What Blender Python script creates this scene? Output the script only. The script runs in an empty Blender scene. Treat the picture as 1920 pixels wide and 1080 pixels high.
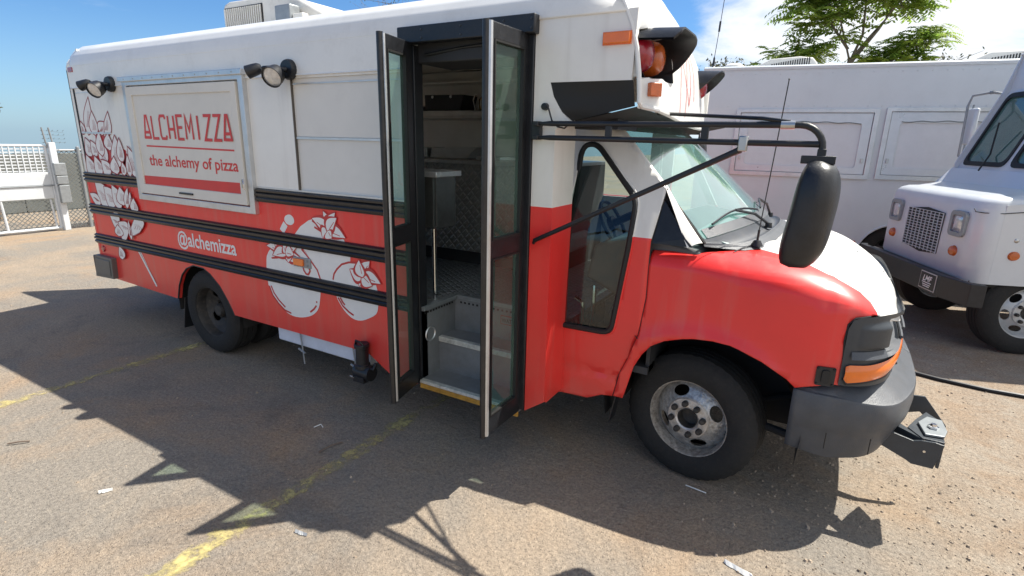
import bpy, bmesh, math, random
from mathutils import Vector, Matrix, Quaternion, geometry, noise
random.seed(7)
S = bpy.context.scene
COL = S.collection
# ------------------------------------------------------------------ camera
RC = [(0.86343, 0.50399, 0.0221), (0.15074, -0.21594, -0.9647), (-0.48143, 0.83628, -0.26242)]
cam = bpy.data.cameras.new('camera'); camo = bpy.data.objects.new('camera', cam); COL.objects.link(camo)
r_, d_, f_ = [Vector(v) for v in RC]
f_.normalize(); r_ = (r_ - f_ * r_.dot(f_)).normalized(); up_ = r_.cross(f_)
camo.matrix_world = Matrix(((r_.x, up_.x, -f_.x, 0), (r_.y, up_.y, -f_.y, 0), (r_.z, up_.z, -f_.z, 1.8), (0, 0, 0, 1)))
cam.sensor_width = 36; cam.lens = 36 * 1009.2 / 1920; cam.clip_start = 0.05; cam.clip_end = 800
S.camera = camo
# ------------------------------------------------------------------ light
S.view_settings.view_transform = 'Standard'; S.view_settings.look = 'None'
S.view_settings.gamma = 1; S.view_settings.exposure = 0.88; S.view_settings.use_curve_mapping = False
S.render.resolution_x = 1024; S.render.resolution_y = 576
SUNV = Vector((0.43, 0.43, 1)).normalized()
sun = bpy.data.lights.new('sun', 'SUN'); sun.energy = 4.7; sun.angle = math.radians(0.53); sun.color = (1, 0.95, 0.86)
suno = bpy.data.objects.new('sun', sun); COL.objects.link(suno); suno.location = (20, 20, 45)
suno.rotation_euler = (-SUNV).to_track_quat('-Z', 'Y').to_euler()
W = bpy.data.worlds.new('World'); S.world = W; W.use_nodes = True
nt = W.node_tree; nt.nodes.clear()
def wn(t, **k):
    n = nt.nodes.new(t)
    for a, b in k.items(): setattr(n, a, b)
    return n
sky = wn('ShaderNodeTexSky', sky_type='NISHITA', sun_disc=False, sun_elevation=math.asin(SUNV.z), sun_rotation=math.radians(45), air_density=1.0, dust_density=0.6, ozone_density=1.5)
tint = wn('ShaderNodeMix', data_type='RGBA', blend_type='MULTIPLY'); tint.inputs[0].default_value = 1; tint.inputs[7].default_value = (0.68, 1.08, 1.50, 1); nt.links.new(sky.outputs[0], tint.inputs[6])
bg = wn('ShaderNodeBackground'); bg.inputs[1].default_value = 0.055
out = wn('ShaderNodeOutputWorld')
tc = wn('ShaderNodeTexCoord'); sep = wn('ShaderNodeSeparateXYZ')
nt.links.new(tc.outputs['Generated'], sep.inputs[0])
def wm(op, a, b=None, c=None, clamp=False):
    n = wn('ShaderNodeMath', operation=op, use_clamp=clamp)
    for i, v in enumerate((a, b, c)):
        if v is None: continue
        if hasattr(v, 'links'): nt.links.new(v, n.inputs[i])
        else: n.inputs[i].default_value = v
    return n.outputs[0]
def wramp(x, a, b):
    n = wn('ShaderNodeMapRange', interpolation_type='SMOOTHSTEP'); nt.links.new(x, n.inputs[0])
    n.inputs[1].default_value = a; n.inputs[2].default_value = b
    return n.outputs[0]
den = wm('ADD', wm('ABSOLUTE', sep.outputs[2]), 0.12)
cx = wm('DIVIDE', sep.outputs[0], den); cy = wm('DIVIDE', sep.outputs[1], den)
cmb = wn('ShaderNodeCombineXYZ'); nt.links.new(cx, cmb.inputs[0]); nt.links.new(cy, cmb.inputs[1])
n1 = wn('ShaderNodeTexNoise'); n1.inputs['Scale'].default_value = 0.55; n1.inputs['Detail'].default_value = 9; n1.inputs['Roughness'].default_value = 0.62; n1.inputs['Distortion'].default_value = 0.4
nt.links.new(cmb.outputs[0], n1.inputs['Vector'])
# the bank of cumulus stands in the direction of the yard's far side, the sky thins out to blue behind the rear of the bus
bank = wramp(wm('ADD', wm('MULTIPLY', sep.outputs[0], 0.97), wm('MULTIPLY', sep.outputs[1], 0.25)), -0.22, 0.34)
thr = wm('ADD', n1.outputs[0], wm('MULTIPLY', bank, 0.34))
cl = wramp(thr, 0.60, 0.80)
mix = wn('ShaderNodeMix', data_type='RGBA')
nt.links.new(cl, mix.inputs[0]); nt.links.new(tint.outputs[2], mix.inputs[6]); mix.inputs[7].default_value = (10.5, 10.8, 11.2, 1)
# thin horizon haze
hz = wn('ShaderNodeMix', data_type='RGBA')
hf = wm('MULTIPLY', wm('SUBTRACT', 1.0, wramp(sep.outputs[2], -0.02, 0.20)), 0.40)
nt.links.new(hf, hz.inputs[0]); nt.links.new(mix.outputs[2], hz.inputs[6]); hz.inputs[7].default_value = (6.0, 8.0, 10.2, 1)
nt.links.new(hz.outputs[2], bg.inputs[0]); nt.links.new(bg.outputs[0], out.inputs[0])

# ------------------------------------------------------------------ materials
def nmat(name):
    m = bpy.data.materials.new(name); m.use_nodes = True
    return m, m.node_tree, m.node_tree.nodes['Principled BSDF']
def mat(name, col, rough=0.5, metal=0.0, var=0.08, scale=6.0, bump=0.0, bscale=40.0, spec=0.5, coat=0.0, dirt=0.0, emit=None, alpha=None):
    m, t, p = nmat(name)
    N = t.nodes; L = t.links
    tcn = N.new('ShaderNodeTexCoord')
    nz = N.new('ShaderNodeTexNoise'); nz.inputs['Scale'].default_value = scale; nz.inputs['Detail'].default_value = 6; nz.inputs['Roughness'].default_value = 0.65
    L.new(tcn.outputs['Object'], nz.inputs['Vector'])
    cr = N.new('ShaderNodeMapRange'); cr.inputs[1].default_value = 0.3; cr.inputs[2].default_value = 0.7; cr.inputs[3].default_value = 1 - var; cr.inputs[4].default_value = 1 + var
    L.new(nz.outputs[0], cr.inputs[0])
    mx = N.new('ShaderNodeMix'); mx.data_type = 'RGBA'; mx.blend_type = 'MULTIPLY'; mx.inputs[0].default_value = 1
    mx.inputs[6].default_value = (*col, 1); L.new(cr.outputs[0], mx.inputs[7])
    last = mx.outputs[2]
    if dirt > 0:
        n2 = N.new('ShaderNodeTexNoise'); n2.inputs['Scale'].default_value = scale * 2.3; n2.inputs['Detail'].default_value = 10; n2.inputs['Roughness'].default_value = 0.75
        L.new(tcn.outputs['Object'], n2.inputs['Vector'])
        r2 = N.new('ShaderNodeMapRange'); r2.inputs[1].default_value = 0.5; r2.inputs[2].default_value = 0.75; r2.inputs[3].default_value = 0; r2.inputs[4].default_value = dirt
        L.new(n2.outputs[0], r2.inputs[0])
        m2 = N.new('ShaderNodeMix'); m2.data_type = 'RGBA'; L.new(r2.outputs[0], m2.inputs[0]); L.new(last, m2.inputs[6]); m2.inputs[7].default_value = (0.16, 0.12, 0.085, 1)
        last = m2.outputs[2]
    L.new(last, p.inputs['Base Color'])
    rr = N.new('ShaderNodeMapRange'); rr.inputs[3].default_value = max(0.02, rough - 0.08); rr.inputs[4].default_value = min(1, rough + 0.12)
    L.new(nz.outputs[0], rr.inputs[0]); L.new(rr.outputs[0], p.inputs['Roughness'])
    p.inputs['Metallic'].default_value = metal; p.inputs['Specular IOR Level'].default_value = spec
    p.inputs['Coat Weight'].default_value = coat; p.inputs['Coat Roughness'].default_value = 0.08
    if bump > 0:
        nb = N.new('ShaderNodeTexNoise'); nb.inputs['Scale'].default_value = bscale; nb.inputs['Detail'].default_value = 5
        L.new(tcn.outputs['Object'], nb.inputs['Vector'])
        b = N.new('ShaderNodeBump'); b.inputs['Strength'].default_value = bump; b.inputs['Distance'].default_value = 0.01
        L.new(nb.outputs[0], b.inputs['Height']); L.new(b.outputs[0], p.inputs['Normal'])
    if emit: p.inputs['Emission Color'].default_value = (*emit[0], 1); p.inputs['Emission Strength'].default_value = emit[1]
    return m
WHITE = (0.79, 0.775, 0.735); RED = (0.80, 0.032, 0.028)
def wavy(t, L, N, tcn, strength=0.12):
    # large soft waviness of thin sheet panels plus fine orange peel
    a = N.new('ShaderNodeTexNoise'); a.inputs['Scale'].default_value = 1.7; a.inputs['Detail'].default_value = 3
    L.new(tcn.outputs['Object'], a.inputs['Vector'])
    b = N.new('ShaderNodeBump'); b.inputs['Strength'].default_value = strength; b.inputs['Distance'].default_value = 0.05
    L.new(a.outputs[0], b.inputs['Height'])
    return b.outputs[0]
def split_paint(name, zs, lower=RED, upper=WHITE, dirt=0.35, post=0.0):
    m, t, p = nmat(name); N = t.nodes; L = t.links
    tcn = N.new('ShaderNodeTexCoord'); sp = N.new('ShaderNodeSeparateXYZ'); L.new(tcn.outputs['Object'], sp.inputs[0])
    gt = N.new('ShaderNodeMath'); gt.operation = 'GREATER_THAN'; gx_ = N.new('ShaderNodeMath'); gx_.operation = 'GREATER_THAN'; L.new(sp.outputs[0], gx_.inputs[0]); gx_.inputs[1].default_value = -1.6
    mz = N.new('ShaderNodeMath'); mz.operation = 'MULTIPLY_ADD'; L.new(gx_.outputs[0], mz.inputs[0]); mz.inputs[1].default_value = post; mz.inputs[2].default_value = zs
    L.new(sp.outputs[2], gt.inputs[0]); L.new(mz.outputs[0], gt.inputs[1])
    mx = N.new('ShaderNodeMix'); mx.data_type = 'RGBA'; L.new(gt.outputs[0], mx.inputs[0]); mx.inputs[6].default_value = (*lower, 1); mx.inputs[7].default_value = (*upper, 1)
    nz = N.new('ShaderNodeTexNoise'); nz.inputs['Scale'].default_value = 2.2; nz.inputs['Detail'].default_value = 8; nz.inputs['Roughness'].default_value = 0.7
    L.new(tcn.outputs['Object'], nz.inputs['Vector'])
    cr = N.new('ShaderNodeMapRange'); cr.inputs[1].default_value = 0.3; cr.inputs[2].default_value = 0.75; cr.inputs[3].default_value = 0.93; cr.inputs[4].default_value = 1.05; L.new(nz.outputs[0], cr.inputs[0])
    m2 = N.new('ShaderNodeMix'); m2.data_type = 'RGBA'; m2.blend_type = 'MULTIPLY'; m2.inputs[0].default_value = 1; L.new(mx.outputs[2], m2.inputs[6]); L.new(cr.outputs[0], m2.inputs[7])
    # road dust thrown up along the skirt
    dz = N.new('ShaderNodeMapRange'); dz.inputs[1].default_value = 0.95; dz.inputs[2].default_value = 0.3; dz.inputs[3].default_value = 0; dz.inputs[4].default_value = dirt; L.new(sp.outputs[2], dz.inputs[0])
    n3 = N.new('ShaderNodeTexNoise'); n3.inputs['Scale'].default_value = 7; n3.inputs['Detail'].default_value = 9; L.new(tcn.outputs['Object'], n3.inputs['Vector'])
    md = N.new('ShaderNodeMath'); md.operation = 'MULTIPLY'; L.new(dz.outputs[0], md.inputs[0]); L.new(n3.outputs[0], md.inputs[1])
    m3 = N.new('ShaderNodeMix'); m3.data_type = 'RGBA'; L.new(md.outputs[0], m3.inputs[0]); L.new(m2.outputs[2], m3.inputs[6]); m3.inputs[7].default_value = (0.3, 0.2, 0.14, 1)
    # faint vertical run marks
    mp = N.new('ShaderNodeMapping'); mp.inputs['Scale'].default_value = (14, 14, 0.7); L.new(tcn.outputs['Object'], mp.inputs[0])
    ns = N.new('ShaderNodeTexNoise'); ns.inputs['Scale'].default_value = 1.0; ns.inputs['Detail'].default_value = 6; L.new(mp.outputs[0], ns.inputs['Vector'])
    rs = N.new('ShaderNodeMapRange'); rs.inputs[1].default_value = 0.5; rs.inputs[2].default_value = 0.8; rs.inputs[3].default_value = 0; rs.inputs[4].default_value = 0.22; L.new(ns.outputs[0], rs.inputs[0])
    m4 = N.new('ShaderNodeMix'); m4.data_type = 'RGBA'; L.new(rs.outputs[0], m4.inputs[0]); L.new(m3.outputs[2], m4.inputs[6]); m4.inputs[7].default_value = (0.36, 0.30, 0.24, 1)
    L.new(m4.outputs[2], p.inputs['Base Color'])
    p.inputs['Roughness'].default_value = 0.38; p.inputs['Coat Weight'].default_value = 0.25; p.inputs['Coat Roughness'].default_value = 0.12
    L.new(wavy(t, L, N, tcn), p.inputs['Normal'])
    return m
P_body = split_paint('bus_paint', 1.44, post=0.045)
P_cab = split_paint('cab_paint', 1.345)
P_red = split_paint('red_paint', 9.0)
P_white = split_paint('white_paint', -9.0)
P_roof = mat('roof_gelcoat', (0.76, 0.76, 0.74), 0.33, var=0.04, scale=3, coat=0.3, dirt=0.12)
P_truck = mat('truck_white', (0.60, 0.63, 0.65), 0.30, var=0.04, scale=1.5, coat=0.4, dirt=0.07)
P_print_w = mat('white_print', (0.76, 0.75, 0.73), 0.45, var=0.05)
P_print_r = mat('red_print', (0.50, 0.035, 0.035), 0.45, var=0.08)
P_print_d = mat('dark_red_line', (0.30, 0.03, 0.035), 0.5)
P_logo = mat('logo_red', (0.60, 0.04, 0.035), 0.45, var=0.08)
P_cream = mat('cream_panel', (0.66, 0.63, 0.57), 0.42, var=0.05, scale=3, dirt=0.06)
P_panel = mat('window_blank', (0.66, 0.65, 0.62), 0.45, var=0.04, scale=3, dirt=0.05)
P_black = mat('black_trim', (0.014, 0.015, 0.018), 0.38, var=0.3, scale=20, bump=0.1, bscale=120)
P_rail = mat('rub_rail_black', (0.016, 0.016, 0.018), 0.30, var=0.3, scale=12, dirt=0.18)
P_rubber = mat('tyre_rubber', (0.017, 0.0165, 0.016), 0.82, var=0.25, scale=18, bump=0.35, bscale=90, dirt=0.10)
P_seam = mat('seam_grey', (0.10, 0.085, 0.07), 0.7)
P_gasket = mat('rubber_gasket', (0.012, 0.012, 0.012), 0.6)
P_plastic = mat('grey_bumper_plastic', (0.066, 0.073, 0.085), 0.42, var=0.15, scale=9, bump=0.25, bscale=260, dirt=0.22)
P_dplastic = mat('dark_lamp_blank', (0.040, 0.047, 0.055), 0.36, var=0.15, scale=9, bump=0.12, bscale=260)
P_alu = mat('aluminium_trim', (0.62, 0.63, 0.64), 0.36, metal=0.75, var=0.10, scale=8, dirt=0.12)
P_steel = mat('stainless', (0.5, 0.5, 0.49), 0.32, metal=0.9, var=0.12, scale=9, dirt=0.08)
P_dsteel = mat('dark_steel', (0.16, 0.165, 0.165), 0.35, metal=0.8, var=0.2, scale=9, dirt=0.1)
P_chrome = mat('chrome', (0.75, 0.75, 0.75), 0.10, metal=1.0)
P_rim = mat('steel_rim_worn', (0.46, 0.46, 0.45), 0.38, metal=0.6, var=0.45, scale=30, bump=0.5, bscale=60, dirt=0.9)
P_lip = mat('rim_lip_rusty', (0.40, 0.37, 0.33), 0.5, metal=0.5, var=0.5, scale=40, bump=0.6, bscale=80, dirt=0.9)
P_rimd = mat('dark_dusty_rim', (0.035, 0.033, 0.031), 0.6, var=0.3, scale=14, dirt=0.5)
P_hub = mat('hub_face_steel', (0.62, 0.58, 0.53), 0.45, metal=0.6, var=0.25, scale=30, bump=0.3, bscale=90, dirt=0.5)
P_amber = mat('amber_lens', (0.50, 0.10, 0.008), 0.22, var=0.15, scale=60, coat=0.6, bump=0.2, bscale=180)
P_amber2 = mat('amber_marker', (0.80, 0.17, 0.008), 0.16, var=0.06, scale=20, coat=0.7)
P_redl = mat('red_lens', (0.30, 0.008, 0.02), 0.2, var=0.2, scale=40, coat=0.6, bump=0.2, bscale=180)
P_clear = mat('clear_lens', (0.55, 0.57, 0.6), 0.12, metal=0.5, var=0.25, scale=30, coat=0.8)
P_step = mat('stepwell_grey', (0.20, 0.205, 0.215), 0.5, var=0.15, scale=9, dirt=0.35)
P_wear = mat('worn_step_edge', (0.55, 0.54, 0.50), 0.5, var=0.3, scale=25, dirt=0.6)
P_yel = mat('yellowed_edge', (0.42, 0.22, 0.03), 0.55, var=0.35, scale=20, dirt=0.5)
P_inner = mat('kitchen_wall', (0.80, 0.78, 0.72), 0.4, var=0.06, scale=3)
P_dark = mat('dark_interior', (0.03, 0.032, 0.036), 0.6, var=0.2)
P_seat = mat('grey_cloth', (0.22, 0.23, 0.25), 0.9, var=0.15, scale=30, bump=0.4, bscale=60)
P_lid = None
P_card = mat('cardboard_grey', (0.11, 0.10, 0.09), 0.8, var=0.1)
P_under = mat('underbody', (0.02, 0.02, 0.02), 0.8, var=0.3)
P_galv = mat('galvanised', (0.30, 0.32, 0.335), 0.45, metal=0.5, var=0.12, scale=20, dirt=0.2)
P_wire = mat('fence_wire', (0.17, 0.185, 0.185), 0.5, metal=0.4)
P_gate = mat('gate_white', (0.60, 0.63, 0.66), 0.45, var=0.06, dirt=0.12)
P_gold = mat('amber_glass_jar', (0.28, 0.15, 0.02), 0.12, coat=0.5)
P_paper = mat('paper_scrap', (0.75, 0.74, 0.70), 0.7, var=0.05)
P_wood = mat('dry_twig', (0.16, 0.12, 0.09), 0.8)
P_bark = mat('bark', (0.20, 0.16, 0.12), 0.85, var=0.3, scale=12, bump=0.5, bscale=30)
P_hose = mat('black_hose', (0.012, 0.012, 0.013), 0.45)
P_awhite = mat('shroud_plastic', (0.70, 0.68, 0.63), 0.4, var=0.05, dirt=0.25)
def checker_plate(name, col, sc):
    m = mat(name, col, 0.38, metal=0.65, var=0.15, scale=6, dirt=0.25)
    t = m.node_tree; N = t.nodes; L = t.links; p = N['Principled BSDF']
    tcn = N.new('ShaderNodeTexCoord')
    mp = N.new('ShaderNodeMapping'); mp.inputs['Scale'].default_value = (sc, sc, sc); mp.inputs['Rotation'].default_value = (0.0, math.radians(45), math.radians(45)); L.new(tcn.outputs['Object'], mp.inputs[0])
    v = N.new('ShaderNodeTexVoronoi'); v.feature = 'F1'; v.distance = 'CHEBYCHEV'; v.inputs['Randomness'].default_value = 0.0; v.inputs['Scale'].default_value = 1
    L.new(mp.outputs[0], v.inputs['Vector'])
    r = N.new('ShaderNodeMapRange'); r.inputs[1].default_value = 0.28; r.inputs[2].default_value = 0.42; r.inputs[3].default_value = 1; r.inputs[4].default_value = 0; L.new(v.outputs['Distance'], r.inputs[0])
    b = N.new('ShaderNodeBump'); b.inputs['Strength'].default_value = 1.0; b.inputs['Distance'].default_value = 0.012; L.new(r.outputs[0], b.inputs['Height']); L.new(b.outputs[0], p.inputs['Normal'])
    return m
P_check = checker_plate('checker_plate', (0.33, 0.33, 0.32), 22)
P_checkf = checker_plate('checker_floor', (0.24, 0.245, 0.25), 26)
def glass(name, tint, alpha_mix=0.5, rough=0.02, col=(0.02, 0.05, 0.05), refl=0.06):
    m, t, p = nmat(name); N = t.nodes; L = t.links
    N.remove(p); o = N['Material Output']
    tr = N.new('ShaderNodeBsdfTransparent'); tr.inputs[0].default_value = (*tint, 1)
    gl = N.new('ShaderNodeBsdfGlossy'); gl.inputs['Roughness'].default_value = rough; gl.inputs[0].default_value = (1, 1, 1, 1)
    df = N.new('ShaderNodeBsdfDiffuse'); df.inputs[0].default_value = (*col, 1)
    tcn = N.new('ShaderNodeTexCoord'); nz = N.new('ShaderNodeTexNoise'); nz.inputs['Scale'].default_value = 5; nz.inputs['Detail'].default_value = 8; L.new(tcn.outputs['Object'], nz.inputs['Vector'])
    rr = N.new('ShaderNodeMapRange'); rr.inputs[1].default_value = 0.35; rr.inputs[2].default_value = 0.8; rr.inputs[3].default_value = 1 - alpha_mix - 0.05; rr.inputs[4].default_value = 1 - alpha_mix + 0.12; L.new(nz.outputs[0], rr.inputs[0])
    a = N.new('ShaderNodeMixShader'); L.new(rr.outputs[0], a.inputs[0]); L.new(tr.outputs[0], a.inputs[1]); L.new(df.outputs[0], a.inputs[2])
    lw_ = N.new('ShaderNodeLayerWeight'); lw_.inputs[0].default_value = 0.5
    pw = N.new('ShaderNodeMath'); pw.operation = 'POWER'; L.new(lw_.outputs['Facing'], pw.inputs[0]); pw.inputs[1].default_value = 5
    fr = N.new('ShaderNodeMath'); fr.operation = 'MULTIPLY_ADD'; L.new(pw.outputs[0], fr.inputs[0]); fr.inputs[1].default_value = 0.92 ; fr.inputs[2].default_value = refl
    b = N.new('ShaderNodeMixShader'); L.new(fr.outputs[0], b.inputs[0]); L.new(a.outputs[0], b.inputs[1]); L.new(gl.outputs[0], b.inputs[2])
    L.new(b.outputs[0], o.inputs[0])
    return m
G_door = glass('green_tinted_door_glass', (0.62, 0.84, 0.74), 0.84, col=(0.20, 0.34, 0.27))
G_cab = glass('cab_window_glass', (0.50, 0.62, 0.60), 0.97, col=(0.05, 0.08, 0.08), refl=0.05)
G_ws = glass('windshield_glass', (0.55, 0.78, 0.74), 0.66, rough=0.03, col=(0.24, 0.46, 0.44), refl=0.22)
G_ws2 = glass('tinted_truck_glass', (0.35, 0.55, 0.5), 0.5, rough=0.03, col=(0.14, 0.27, 0.23), refl=0.10)

# ------------------------------------------------------------------ mesh helpers
INV = {}
def finish(bm, name, m, parent=None, sharp=35, smooth=True, bevel=0):
    bmesh.ops.recalc_face_normals(bm, faces=bm.faces)
    if smooth:
        ang = math.radians(sharp)
        for e in bm.edges:
            if len(e.link_faces) == 2 and e.calc_face_angle(0) > ang: e.smooth = False
        for f in bm.faces: f.smooth = True
    me = bpy.data.meshes.new(name); bm.to_mesh(me); bm.free()
    for mm in (m if isinstance(m, (list, tuple)) else [m]): me.materials.append(mm)
    o = bpy.data.objects.new(name, me); COL.objects.link(o)
    if parent is not None:
        o.parent = parent
        if parent.name in INV: o.matrix_parent_inverse = INV[parent.name]
    if bevel:
        b = o.modifiers.new('bevel', 'BEVEL'); b.width = bevel; b.segments = 2; b.limit_method = 'ANGLE'; b.angle_limit = math.radians(40)
        b.harden_normals = False
    return o
class MB:
    def __init__(s): s.bm = bmesh.new(); s.mi = 0
    def _f(s, vs):
        try:
            f = s.bm.faces.new(vs); f.material_index = s.mi; return f
        except ValueError: return None
    def box(s, c, d, rot=None, taper=None):
        c = Vector(c); h = Vector(d) / 2; vs = []
        for z in (-1, 1):
            for x, y in ((-1, -1), (1, -1), (1, 1), (-1, 1)):
                k = (taper if (taper and z > 0) else 1)
                p = Vector((x * h.x * k, y * h.y * k, z * h.z))
                if rot is not None: p = rot @ p
                vs.append(s.bm.verts.new(c + p))
        for q in ((3, 2, 1, 0), (4, 5, 6, 7), (0, 1, 5, 4), (1, 2, 6, 5), (2, 3, 7, 6), (3, 0, 4, 7)): s._f([vs[i] for i in q])
        return s
    def span(s, a, b):
        a = Vector(a); b = Vector(b); return s.box((a + b) / 2, (abs(b.x - a.x), abs(b.y - a.y), abs(b.z - a.z)))
    def bar(s, a, b, w, h, up=(0, 0, 1)):
        a = Vector(a); b = Vector(b); d = b - a; L = d.length
        if L < 1e-6: return s
        z = d / L; x = Vector(up).cross(z)
        if x.length < 1e-4: x = Vector((1, 0, 0)).cross(z)
        x.normalize(); y = z.cross(x)
        return s.box((a + b) / 2, (w, h, L), Matrix((x, y, z)).transposed())
    def tube(s, pts, r, n=10, cap=True, radii=None):
        pts = [Vector(p) for p in pts]; rings = []
        prev = None
        for i, p in enumerate(pts):
            t = (pts[min(i + 1, len(pts) - 1)] - pts[max(i - 1, 0)])
            t.normalize()
            if prev is None:
                x = t.orthogonal().normalized()
            else:
                x = (prev - t * prev.dot(t)).normalized()
            prev = x; y = t.cross(x); rr = radii[i] if radii else r
            rings.append([s.bm.verts.new(p + (x * math.cos(2 * math.pi * k / n) + y * math.sin(2 * math.pi * k / n)) * rr) for k in range(n)])
        for a, b in zip(rings, rings[1:]):
            for k in range(n): s._f([a[k], a[(k + 1) % n], b[(k + 1) % n], b[k]])
        if cap: s._f(rings[0][::-1]); s._f(rings[-1])
        return s
    def lathe(s, prof, c, axis='y', n=48, closed=False, start=0, arc=2 * math.pi, squash=(1, 1)):
        # prof: (radius, along axis)
        c = Vector(c); rings = []
        full = abs(arc - 2 * math.pi) < 1e-6; cnt = n if full else n + 1
        for r, a in prof:
            ring = []
            for k in range(cnt):
                th = start + arc * k / n; u, v = r * math.cos(th) * squash[0], r * math.sin(th) * squash[1]
                p = {'y': (u, a, v), 'x': (a, u, v), 'z': (u, v, a)}[axis]
                ring.append(s.bm.verts.new(c + Vector(p)))
            rings.append(ring)
        pairs = list(zip(rings, rings[1:])) + ([(rings[-1], rings[0])] if closed else [])
        for A, B in pairs:
            for k in range(n if full else n):
                k2 = (k + 1) % cnt if full else k + 1
                s._f([A[k], A[k2], B[k2], B[k]])
        return s
    def grid(s, fn, nu, nv, u0=0, u1=1, v0=0, v1=1, keep=None):
        vs = [[s.bm.verts.new(Vector(fn(u0 + (u1 - u0) * i / nu, v0 + (v1 - v0) * j / nv))) for j in range(nv + 1)] for i in range(nu + 1)]
        for i in range(nu):
            for j in range(nv):
                if keep is None or keep(u0 + (u1 - u0) * (i + .5) / nu, v0 + (v1 - v0) * (j + .5) / nv):
                    s._f([vs[i][j], vs[i + 1][j], vs[i + 1][j + 1], vs[i][j + 1]])
        return s
    def poly(s, outer, holes=(), fn=None, thick=0.0, cuts=None, tfn=None):
        """flat polygon with holes in (a,b), mapped by fn(a,b,t) to space; t = 0 front, thick back"""
        loops = [list(outer)] + [list(h) for h in holes]
        tris = geometry.tessellate_polygon([[Vector((p[0], p[1], 0)) for p in l] for l in loops])
        flat = [p for l in loops for p in l]
        tb = bmesh.new(); vs = [tb.verts.new((p[0], p[1], 0)) for p in flat]
        for t in tris:
            try: tb.faces.new([vs[i] for i in t])
            except ValueError: pass
        if cuts:
            for ax, vals in cuts:
                for val in vals:
                    co = (val, 0, 0) if ax == 0 else (0, val, 0); no = (1, 0, 0) if ax == 0 else (0, 1, 0)
                    bmesh.ops.bisect_plane(tb, geom=tb.verts[:] + tb.edges[:] + tb.faces[:], dist=1e-5, plane_co=co, plane_no=no)
            bmesh.ops.dissolve_limit(tb, angle_limit=0.01, verts=[], edges=[]) if False else None
        if thick:
            r = bmesh.ops.extrude_face_region(tb, geom=tb.faces[:])
            for g in r['geom']:
                if isinstance(g, bmesh.types.BMVert): g.co.z = 1.0
        mp = {}
        for v in tb.verts:
            mp[v] = s.bm.verts.new(Vector(fn(v.co.x, v.co.y, thick * v.co.z)))
        for f in tb.faces: s._f([mp[v] for v in f.verts])
        tb.free(); return s
    def prism(s, pts, a, b, axis='y'):
        """polygon pts in the two other axes, extruded from a to b along axis"""
        def m(p, t): return {'y': (p[0], t, p[1]), 'x': (t, p[0], p[1]), 'z': (p[0], p[1], t)}[axis]
        A = [s.bm.verts.new(m(p, a)) for p in pts]; B = [s.bm.verts.new(m(p, b)) for p in pts]
        s._f(A[::-1]); s._f(B); n = len(pts)
        for i in range(n): s._f([A[i], A[(i + 1) % n], B[(i + 1) % n], B[i]])
        return s
    def stroke(s, pts, w, fn, taper=False):
        """flat ribbon along a 2D polyline"""
        P = [Vector(p) for p in pts]; n = len(P); L = []; R = []
        for i, p in enumerate(P):
            a = P[max(i - 1, 0)]; b = P[min(i + 1, n - 1)]
            d1 = (p - a).normalized() if i else (b - p).normalized(); d2 = (b - p).normalized() if i < n - 1 else d1
            t = (d1 + d2); t = t.normalized() if t.length > 1e-5 else d1
            nn = Vector((-t.y, t.x)); k = 1 / max(0.45, nn.dot(Vector((-d1.y, d1.x))))
            ww = w * (1 - 0.8 * i / (n - 1)) if taper else w
            L.append(p + nn * ww / 2 * k); R.append(p - nn * ww / 2 * k)
        lv = [s.bm.verts.new(Vector(fn(q.x, q.y))) for q in L]; rv = [s.bm.verts.new(Vector(fn(q.x, q.y))) for q in R]
        for i in range(n - 1): s._f([lv[i], lv[i + 1], rv[i + 1], rv[i]])
        return s
    def build(s, name, m, parent=None, **k): return finish(s.bm, name, m, parent, **k)
def thing(name, label, cat, loc=(0, 0, 0), rz=0, group=None, world=False):
    o = bpy.data.objects.new(name, None); COL.objects.link(o); o.location = loc; o.rotation_euler = (0, 0, rz); o.empty_display_size = 0.2
    o['label'] = label; o['category'] = cat
    if group: o['group'] = group
    if world: INV[o.name] = Matrix.Translation(Vector(loc)).inverted()
    return o
def tag(o, label=None, cat=None, group=None, kind=None):
    if label: o['label'] = label
    if cat: o['category'] = cat
    if group: o['group'] = group
    if kind: o['kind'] = kind
    return o
def rrect(x0, z0, x1, z1, r, n=5):
    pts = []
    for cx, cz, a0 in ((x1 - r, z1 - r, 0), (x0 + r, z1 - r, 90), (x0 + r, z0 + r, 180), (x1 - r, z0 + r, 270)):
        for k in range(n + 1):
            a = math.radians(a0 + 90 * k / n); pts.append((cx + r * math.cos(a), cz + r * math.sin(a)))
    return pts
def roundpoly(pts, r, n=4):
    out = []; N = len(pts)
    for i in range(N):
        p = Vector(pts[i]); a = (Vector(pts[i - 1]) - p); b = (Vector(pts[(i + 1) % N]) - p)
        ra = min(r, a.length * .45); rb = min(r, b.length * .45); A = p + a.normalized() * ra; B = p + b.normalized() * rb
        for k in range(n + 1):
            t = k / n; q = A * (1 - t) ** 2 + p * 2 * t * (1 - t) + B * t * t; out.append((q.x, q.y))
    return out
def interp(x, tab):
    if x <= tab[0][0]: return tab[0][1]
    for (a, b), (c, d) in zip(tab, tab[1:]):
        if x <= c: return b + (d - b) * (x - a) / (c - a)
    return tab[-1][1]
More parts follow.
